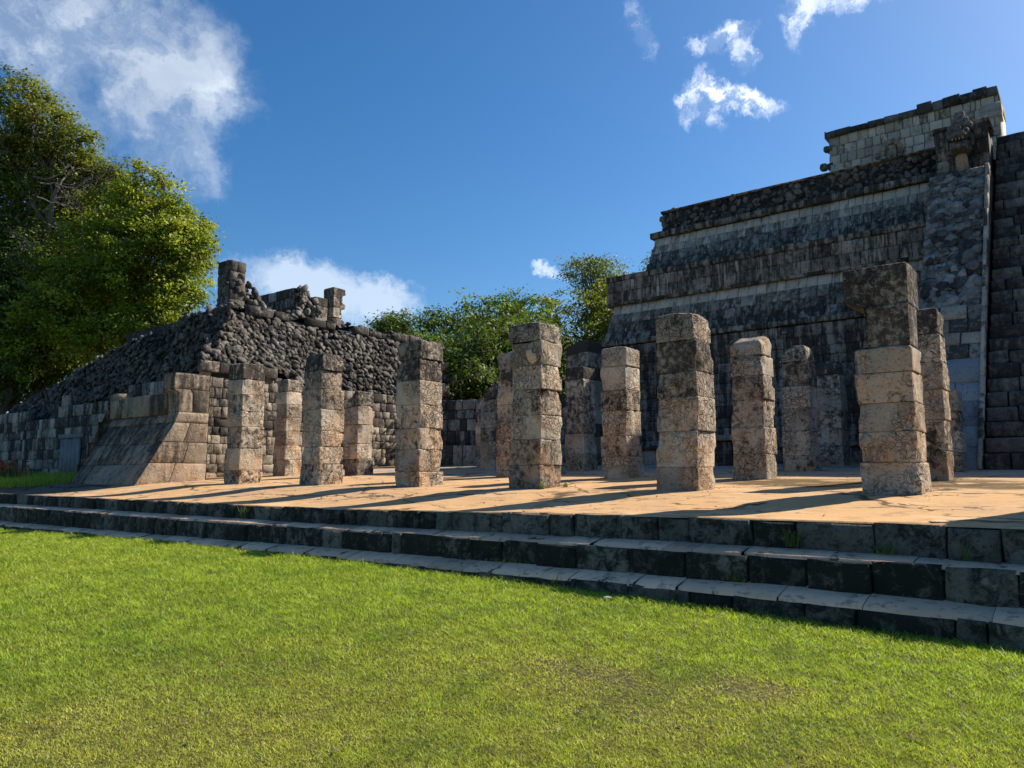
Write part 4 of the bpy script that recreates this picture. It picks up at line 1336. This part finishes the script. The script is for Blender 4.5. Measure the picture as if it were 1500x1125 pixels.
# ================================================================== GRASS
def blades(name, P, h, w, tints, mat, kind=None, parent=None, bend=.5):
    n = len(P)
    an = RNG.random(n) * 2 * np.pi; la = RNG.random(n) * 2 * np.pi
    side = np.stack([np.cos(an), np.sin(an), np.zeros(n)], 1) * w[:, None] * .5
    lean = np.stack([np.cos(la), np.sin(la), np.zeros(n)], 1) * (h * bend * (.2 + RNG.random(n)))[:, None]
    up_ = np.zeros((n, 3)); up_[:, 2] = h
    V = np.empty((n, 5, 3))
    V[:, 0] = P - side; V[:, 1] = P + side
    mid_ = P + up_ * .55 + lean * .35
    V[:, 2] = mid_ + side * .75; V[:, 3] = mid_ - side * .75; V[:, 4] = P + up_ + lean
    base = np.arange(n)[:, None] * 5
    lo = np.concatenate([base + np.array([[0, 1, 2, 3]]), base + np.array([[3, 2, 4]])], 1)
    o = np_mesh(name, V.reshape(-1, 3), lo.ravel(), np.tile([4, 3], n), np.repeat(tints, 2, axis=0), mat, parent)
    if kind: o['kind'] = kind
    return o


def vnoise(x, y, s, sd):
    """cheap value noise, vectorised"""
    x = x * s + sd * 17.3; y = y * s + sd * 5.1
    xi = np.floor(x).astype(np.int64); yi = np.floor(y).astype(np.int64); fx = x - xi; fy = y - yi
    fx = fx * fx * (3 - 2 * fx); fy = fy * fy * (3 - 2 * fy)
    def hsh(a, b):
        k = (a * 374761393 + b * 668265263 + sd * 1274126177) & 0x7fffffff
        k = (k ^ (k >> 13)) * 1274126177 & 0x7fffffff
        return ((k ^ (k >> 16)) & 0xffff) / 65535.0
    return (hsh(xi, yi) * (1 - fx) + hsh(xi + 1, yi) * fx) * (1 - fy) + (hsh(xi, yi + 1) * (1 - fx) + hsh(xi + 1, yi + 1) * fx) * fy


N = 1900000
ang = R(6) + (R(126) - R(6)) * RNG.random(N)
dmin, dmax = 2.6, 30.0
# density falls off as 1/d : radius uniform
rr = dmin * (dmax / dmin) ** RNG.random(N) if False else dmin + (dmax - dmin) * RNG.random(N) ** 1.9
ex, ny = np.sin(ang) * rr, np.cos(ang) * rr
ok = (ex < E2 + .02) & (ex > -1)
ex, ny, rr = ex[ok], ny[ok], rr[ok]
patch = .5 * vnoise(ex, ny, .45, 1) + .3 * vnoise(ex, ny, 1.3, 2) + .2 * vnoise(ex, ny, 4.0, 3)
fine = .5 * vnoise(ex, ny, 9.0, 4) + .5 * vnoise(ex, ny, 23.0, 5)
def spot(cx, cy, rx, ry): return np.exp(-(((ex - cx) / rx) ** 2 + ((ny - cy) / ry) ** 2))
bare = 1.15 * spot(4.34, 2.72, .16, .42) + 1.2 * spot(4.62, 1.78, .20, .26) + .55 * spot(4.0, 2.2, .4, .7) + .6 * spot(3.6, 1.0, .25, .25)
near = np.clip((5.0 - ex) / 3.0, 0, 1)
dry = np.clip((patch - .40) * 1.7, 0, 1) * (.25 + .75 * near) + .9 * np.clip(bare, 0, 1)
thin = np.clip(np.clip(bare, 0, 1) * np.clip((fine - .33) * 5, .12, 1) + np.clip(fine - .56, 0, 1) * 2.4 * near * np.clip(patch * 2 - .25, 0, 1), 0, .96)
ok = RNG.random(len(ex)) > thin
ex, ny, rr, patch, fine, dry, near = [q[ok] for q in (ex, ny, rr, patch, fine, dry, near)]
us_g = np.array([lawn_z(e_, n_) for e_, n_ in zip(np.repeat(np.linspace(-1, 6.8, 40), 120), np.tile(np.linspace(-4, 31, 120), 40))]).reshape(40, 120)
gi = np.clip((ex + 1) / 7.8 * 39, 0, 38.999); gj = np.clip((ny + 4) / 35 * 119, 0, 118.999)
i0, j0 = gi.astype(int), gj.astype(int); fi, fj = gi - i0, gj - j0
gz = (us_g[i0, j0] * (1 - fi) + us_g[i0 + 1, j0] * fi) * (1 - fj) + (us_g[i0, j0 + 1] * (1 - fi) + us_g[i0 + 1, j0 + 1] * fi) * fj
n = len(ex)
edge = np.clip((ex - 6.2) / .5, 0, 1)
hh = (.013 + .017 * RNG.random(n)) * (1 - .45 * np.clip(dry, 0, 1)) * (1 + .9 * edge * RNG.random(n)) * (.8 + .5 * fine) * (1 + .12 * np.clip(rr - 5, 0, 10))
ww = (.0034 + .0022 * RNG.random(n)) * np.clip(rr / 4.5, .9, 5)
clump = vnoise(ex, ny, 6.5, 8); weedy = np.clip((vnoise(ex, ny, 2.2, 9) - .66) * 5, 0, 1)
hh *= 1 + .45 * np.clip((clump - .62) * 4, 0, 1) * RNG.random(n)
tint = np.stack([np.clip(.56 + (fine - .5) * 1.0 - .14 * weedy + RNG.normal(size=n) * .2, 0, 1), np.clip(dry * .8 + .2 - .25 * weedy + RNG.normal(size=n) * .18 - .12 * edge, 0, 1), np.clip(RNG.random(n) ** 1.5 * .62 + .55 * dry * RNG.random(n), 0, 1)], 1)
blades('grass', np.stack([ex, ny, gz - .004], 1), hh, ww, tint, M_grass, 'stuff', bend=1.5)

# grass strip between the floor and the ruin at the left
n = 26000
ex = RNG.uniform(7.9, 12.3, n); ny = RNG.uniform(24.6, 46, n)
ok = (ny > 25.0 + (ex - 8) * .1) | (RNG.random(n) < .3); ex, ny = ex[ok], ny[ok]; n = len(ex)
gz = np.minimum(FA + FB * ex, 1.8) - .05
tint = np.stack([np.clip(.55 + RNG.normal(size=n) * .2, 0, 1), RNG.random(n) * .8, RNG.random(n) * .6], 1)
blades('grass', np.stack([ex, ny, gz], 1), .12 + .22 * RNG.random(n) ** 2, .014 + .012 * RNG.random(n), tint, M_grass, 'stuff', bend=.6)


def tuft(label, p, n, h, spread, mat=M_weed, name='weed_tuft', bend=.7, w=.006):
    P = np.array(p)[None, :] + RNG.normal(size=(n, 3)) * np.array([spread * .6, spread, 0])
    tint = np.stack([RNG.random(n), RNG.random(n), RNG.random(n) * .8], 1)
    o = blades(name, P, h * (.5 + .7 * RNG.random(n)), w * (.7 + .6 * RNG.random(n)), tint, mat, bend=bend)
    return tag(o, label, 'weed', 'weeds growing in the stone joints')


tuft('small bright green tuft at the foot of the pillar with the yellow patch', (10.42, 7.62, plat_z(10.42, 7.6)), 70, .11, .04, w=.010)
tuft('small tuft at the right base corner of the pillar with the yellow patch', (11.0, 7.52, plat_z(11, 7.5)), 40, .10, .05, w=.01)
tuft('dry grassy tuft drooping on the top riser below the notched pillar', (E0 - .02, 2.42, F0(2.4) + .02), 90, .17, .04)
tuft('leafy green weed at the foot of the top riser towards the right', (E0 - .03, 1.62, F0(1.6) + .01), 80, .08, .06, w=.008)
tuft('green weed at the foot of the middle riser right of centre', (E1 - .03, 2.85, F1(2.85) + .01), 60, .06, .06, w=.007)
tuft('mossy weed at the foot of the middle riser left of centre', (E1 - .03, 5.6, F1(5.6) + .01), 60, .06, .12, w=.007)
tuft('thin dry stalks on the second tread towards the left', (E0 - .05, 11.6, F0(11.6) + .01), 22, .3, .05, w=.008)
tuft('small weed sprouting on the middle tread near the right end', (E0 - .05, .98, F0(.98) + .01), 16, .16, .02)
tuft('thin stalk standing against the bottom riser at mid picture', (E2 - .02, 4.7, G2(4.7)), 14, .22, .02)

# red flowers by the ruin
fl = thing('flowering_plant', 'low plant with red orange flowers in the grass at the far left', 'plant', (9.6, 30.3, 1.15))
n = 500
P = np.array((9.6, 30.3, 1.12)) + RNG.normal(size=(n, 3)) * np.array([.3, .75, 0])
blades('stems', P, .35 + .35 * RNG.random(n), .02 + .01 * RNG.random(n), np.stack([RNG.random(n)] * 3, 1), M_weed, parent=fl, bend=.3)
n = 260
C = np.array((9.6, 30.3, 1.62)) + RNG.normal(size=(n, 3)) * np.array([.3, .75, .16])
leaves('blossoms', C, .10 + .06 * RNG.random(n), np.stack([RNG.random(n)] * 3, 1), M_petal, fl)

# dry leaves lying about
n = 420
ex = RNG.uniform(.8, 6.6, n); ny = RNG.uniform(-.5, 14, n) ; ny[:200] = RNG.uniform(-.5, 5, 200)
C = np.stack([ex, ny, np.array([lawn_z(a_, b_) for a_, b_ in zip(ex, ny)]) + .022], 1)
m_ = 260
fx = RNG.uniform(E0 + .2, 20, m_); fy = RNG.uniform(-2, 21, m_)
C = np.concatenate([C, np.stack([fx, fy, np.array([plat_z(a_, b_) for a_, b_ in zip(fx, fy)]) + .012], 1)])
for o_ in list(bpy.data.objects):
    if o_.name.startswith('stone_pillar') and o_.type == 'EMPTY':
        g_ = 60; an_ = RNG.random(g_) * 2 * np.pi; q_ = .36 + RNG.random(g_) ** 2 * .35
        gx = o_.location.x + np.clip(np.cos(an_) * 1.4, -1, 1) * q_; gy = o_.location.y + np.clip(np.sin(an_) * 1.4, -1, 1) * q_
        C = np.concatenate([C, np.stack([gx, gy, np.array([plat_z(a_, b_) for a_, b_ in zip(gx, gy)]) + .010], 1)])
k_ = 120
ty = RNG.uniform(-1, 20, k_); on = RNG.random(k_) < .5
tx = np.where(on, E0 - RNG.uniform(.01, .25, k_), E1 - RNG.uniform(.01, .25, k_))
tz = np.array([(F0(b_) if o_ else F1(b_)) for b_, o_ in zip(ty, on)]) + .022
C = np.concatenate([C, np.stack([tx, ty, tz], 1)])
lt = leaves('fallen_leaves', C, RNG.uniform(.018, .05, len(C)), np.stack([RNG.random(len(C)) * .6, RNG.random(len(C)), RNG.random(len(C))], 1), M_litter, None, up=3.0)
lt['kind'] = 'stuff'

# loose stones
mb = MB(); rock(mb, (6.45, 3.92, lawn_z(6.45, 3.92) + .02), .055, (0, 0, 1), (.8, .2, .1), .6)
tag(mb.build('loose_stone', M_white), 'small white stone lying in the grass against the bottom step', 'stone')
mb = MB(); rock(mb, (7.78, 1.20, plat_z(7.78, 1.2) + .005), .12, (0, 0, 1), (.5, .2, .5), .14, 1.3)
tag(mb.build('flat_stone', M_tread), 'thin flat grey stone flake on the floor near the right edge', 'stone')

# ================================================================== LIGHT, SKY, CAMERA
sd = bpy.data.lights.new('sun', 'SUN'); sd.energy = 5.0; sd.angle = R(.53); sd.color = (1.0, .90, .76)
so = bpy.data.objects.new('sun', sd); COL.objects.link(so)
sdir = Vector((math.sin(SUN_AZ) * math.cos(SUN_EL), math.cos(SUN_AZ) * math.cos(SUN_EL), math.sin(SUN_EL)))
so.rotation_euler = sdir.to_track_quat('Z', 'Y').to_euler(); so.location = (40, -20, 40)

w = bpy.data.worlds.new('World'); SC.world = w; w.use_nodes = True
n = NT(w.node_tree)
sky = n.new('ShaderNodeTexSky', sky_type='NISHITA'); sky.sun_disc = False
sky.sun_elevation = SUN_EL; sky.sun_rotation = SUN_AZ
sky.air_density = 1.0; sky.dust_density = .8; sky.ozone_density = 3.2; sky.altitude = 200
D = n.vmath('NORMALIZE', n.new('ShaderNodeTexCoord').outputs['Generated'])
skyc = n.mix(1.0, sky.outputs[0], (.93, .97, 1.0), 'MULTIPLY')
hs = n.new('ShaderNodeHueSaturation'); hs.inputs['Saturation'].default_value = 1.27
n.l.new(skyc, hs.inputs['Color']); skyc = hs.outputs[0]
warpv = n.scale(n.vmath('SUBTRACT', n.noise(D, 9, 6, .62, col=True), (.5, .5, .5)), (.16, .16, .16))
DW = n.vmath('ADD', D, warpv)
warps = n.scale(n.vmath('SUBTRACT', n.noise(n.vmath('ADD', D, (3.3, 1.7, .4)), 19, 7, .7, col=True), (.5, .5, .5)), (.085, .085, .085))
DS = n.vmath('ADD', D, warps)


def cloud(c, a, b, tilt, dens, soft=1.0, Dv=None, lo=.0, hi=.9, tex=12, texlo=.36, texhi=.66, base=.3):
    """elliptical patch of cloud round direction c (half sizes a, b in radians)"""
    c = Vector(c).normalized(); rt = c.cross(Z).normalized(); up = rt.cross(c)
    u = rt * math.cos(tilt) + up * math.sin(tilt); v = up * math.cos(tilt) - rt * math.sin(tilt)
    x = n.math('DIVIDE', n.vmath('DOT_PRODUCT', Dv, tuple(u)), a); y = n.math('DIVIDE', n.vmath('DOT_PRODUCT', Dv, tuple(v)), b)
    r2 = n.math('ADD', n.math('MULTIPLY', x, x), n.math('MULTIPLY', y, y))
    front = n.math('GREATER_THAN', n.vmath('DOT_PRODUCT', D, tuple(c)), 0.0)
    m_ = n.step(r2, hi + soft, lo)
    t_ = n.step(n.noise(Dv, tex, 8, .62), texlo, texhi)
    m_ = n.math('MULTIPLY', m_, n.math('ADD', n.math('MULTIPLY', t_, .75), n.math('MULTIPLY', m_, base)))
    return n.math('MULTIPLY', n.math('MULTIPLY', m_, front), dens)


big = [cloud((.335, .82, .462), .135, .055, .05, 1.0, .8, DW), cloud((.40, .79, .435), .075, .075, -.5, 1.05, .8, DW), cloud((.415, .822, .385), .045, .06, .3, .75, .9, DW),
       cloud((.25, .85, .46), .07, .05, 0, .8, 1, DW), cloud((.33, .852, .40), .045, .03, .2, .35, 1, DW)]
low = [cloud((.578, .783, .232), .085, .040, -.22, 1.2, .6, DS, tex=20, texlo=.25, texhi=.5), cloud((.645, .735, .222), .055, .030, -.2, 1.1, .6, DS, tex=20, texlo=.25, texhi=.5), cloud((.52, .82, .24), .05, .025, 0, .7, .6, DS, tex=20)]
fw = n.scale(n.vmath('SUBTRACT', n.noise(n.vmath('ADD', D, (1.3, .7, 2.4)), 34, 8, .72, col=True), (.5, .5, .5)), (.05, .05, .05))
DF = n.vmath('ADD', D, fw)
WK = dict(tex=38, texlo=.40, texhi=.62, base=.12)
wisp = [cloud((.836, .322, .444), .048, .015, -.35, 1.3, 1.0, DF, **WK), cloud((.815, .362, .452), .016, .030, -.5, .9, 1.2, DF, **WK), cloud((.822, .352, .432), .012, .026, .6, .6, 1.2, DF, **WK),
        cloud((.802, .318, .505), .034, .012, .1, .95, 1.1, DF, **WK), cloud((.812, .300, .49), .012, .024, .4, .7, 1.2, DF, **WK),
        cloud((.753, .399, .524), .012, .032, .35, .4, 1.2, DF, **WK), cloud((.822, .234, .522), .018, .036, -.3, .85, 1.2, DF, **WK), cloud((.842, .178, .528), .05, .018, 0, .8, 1.2, DF, **WK), cloud((.786, .561, .262), .022, .008, -.2, .7, 1.2, DF, **WK)]


def union(L):
    a_ = L[0]
    for q in L[1:]: a_ = n.math('MAXIMUM', a_, q)
    return n.math('MINIMUM', a_, 1.0)


shade = n.step(n.noise(DW, 7, 5, .55), .35, .68)
skyc = n.mix(n.math('MULTIPLY', union(big), .82), skyc, n.mix(shade, (4.6, 5.3, 6.3), (7.2, 7.9, 8.6)))
skyc = n.mix(n.math('MULTIPLY', union(low), .62), skyc, (6.6, 7.4, 8.4))
skyc = n.mix(n.math('MULTIPLY', union(wisp), .85), skyc, (10.5, 11.0, 11.5))
bg = n.new('ShaderNodeBackground'); bg.inputs['Strength'].default_value = .082
n.l.new(skyc, bg.inputs['Color'])
wo = n.new('ShaderNodeOutputWorld'); n.l.new(bg.outputs[0], wo.inputs['Surface'])

SC.view_settings.view_transform = 'Standard'; SC.view_settings.look = 'None'
SC.view_settings.gamma = 1; SC.view_settings.exposure = .75

cam = bpy.data.cameras.new('camera'); co = bpy.data.objects.new('camera', cam); COL.objects.link(co)
cam.sensor_width = 36; cam.lens = 26.4; cam.clip_end = 3000; cam.clip_start = .05
co.location = (0, 0, CAM_Z)
TH, PI_ = R(51.657), R(6.612)
fwd = Vector((math.sin(TH) * math.cos(PI_), math.cos(TH) * math.cos(PI_), math.sin(PI_)))
co.rotation_euler = (-fwd).to_track_quat('Z', 'Y').to_euler()
SC.camera = co
SC.cycles.max_bounces = 6; SC.cycles.diffuse_bounces = 3; SC.cycles.transparent_max_bounces = 6
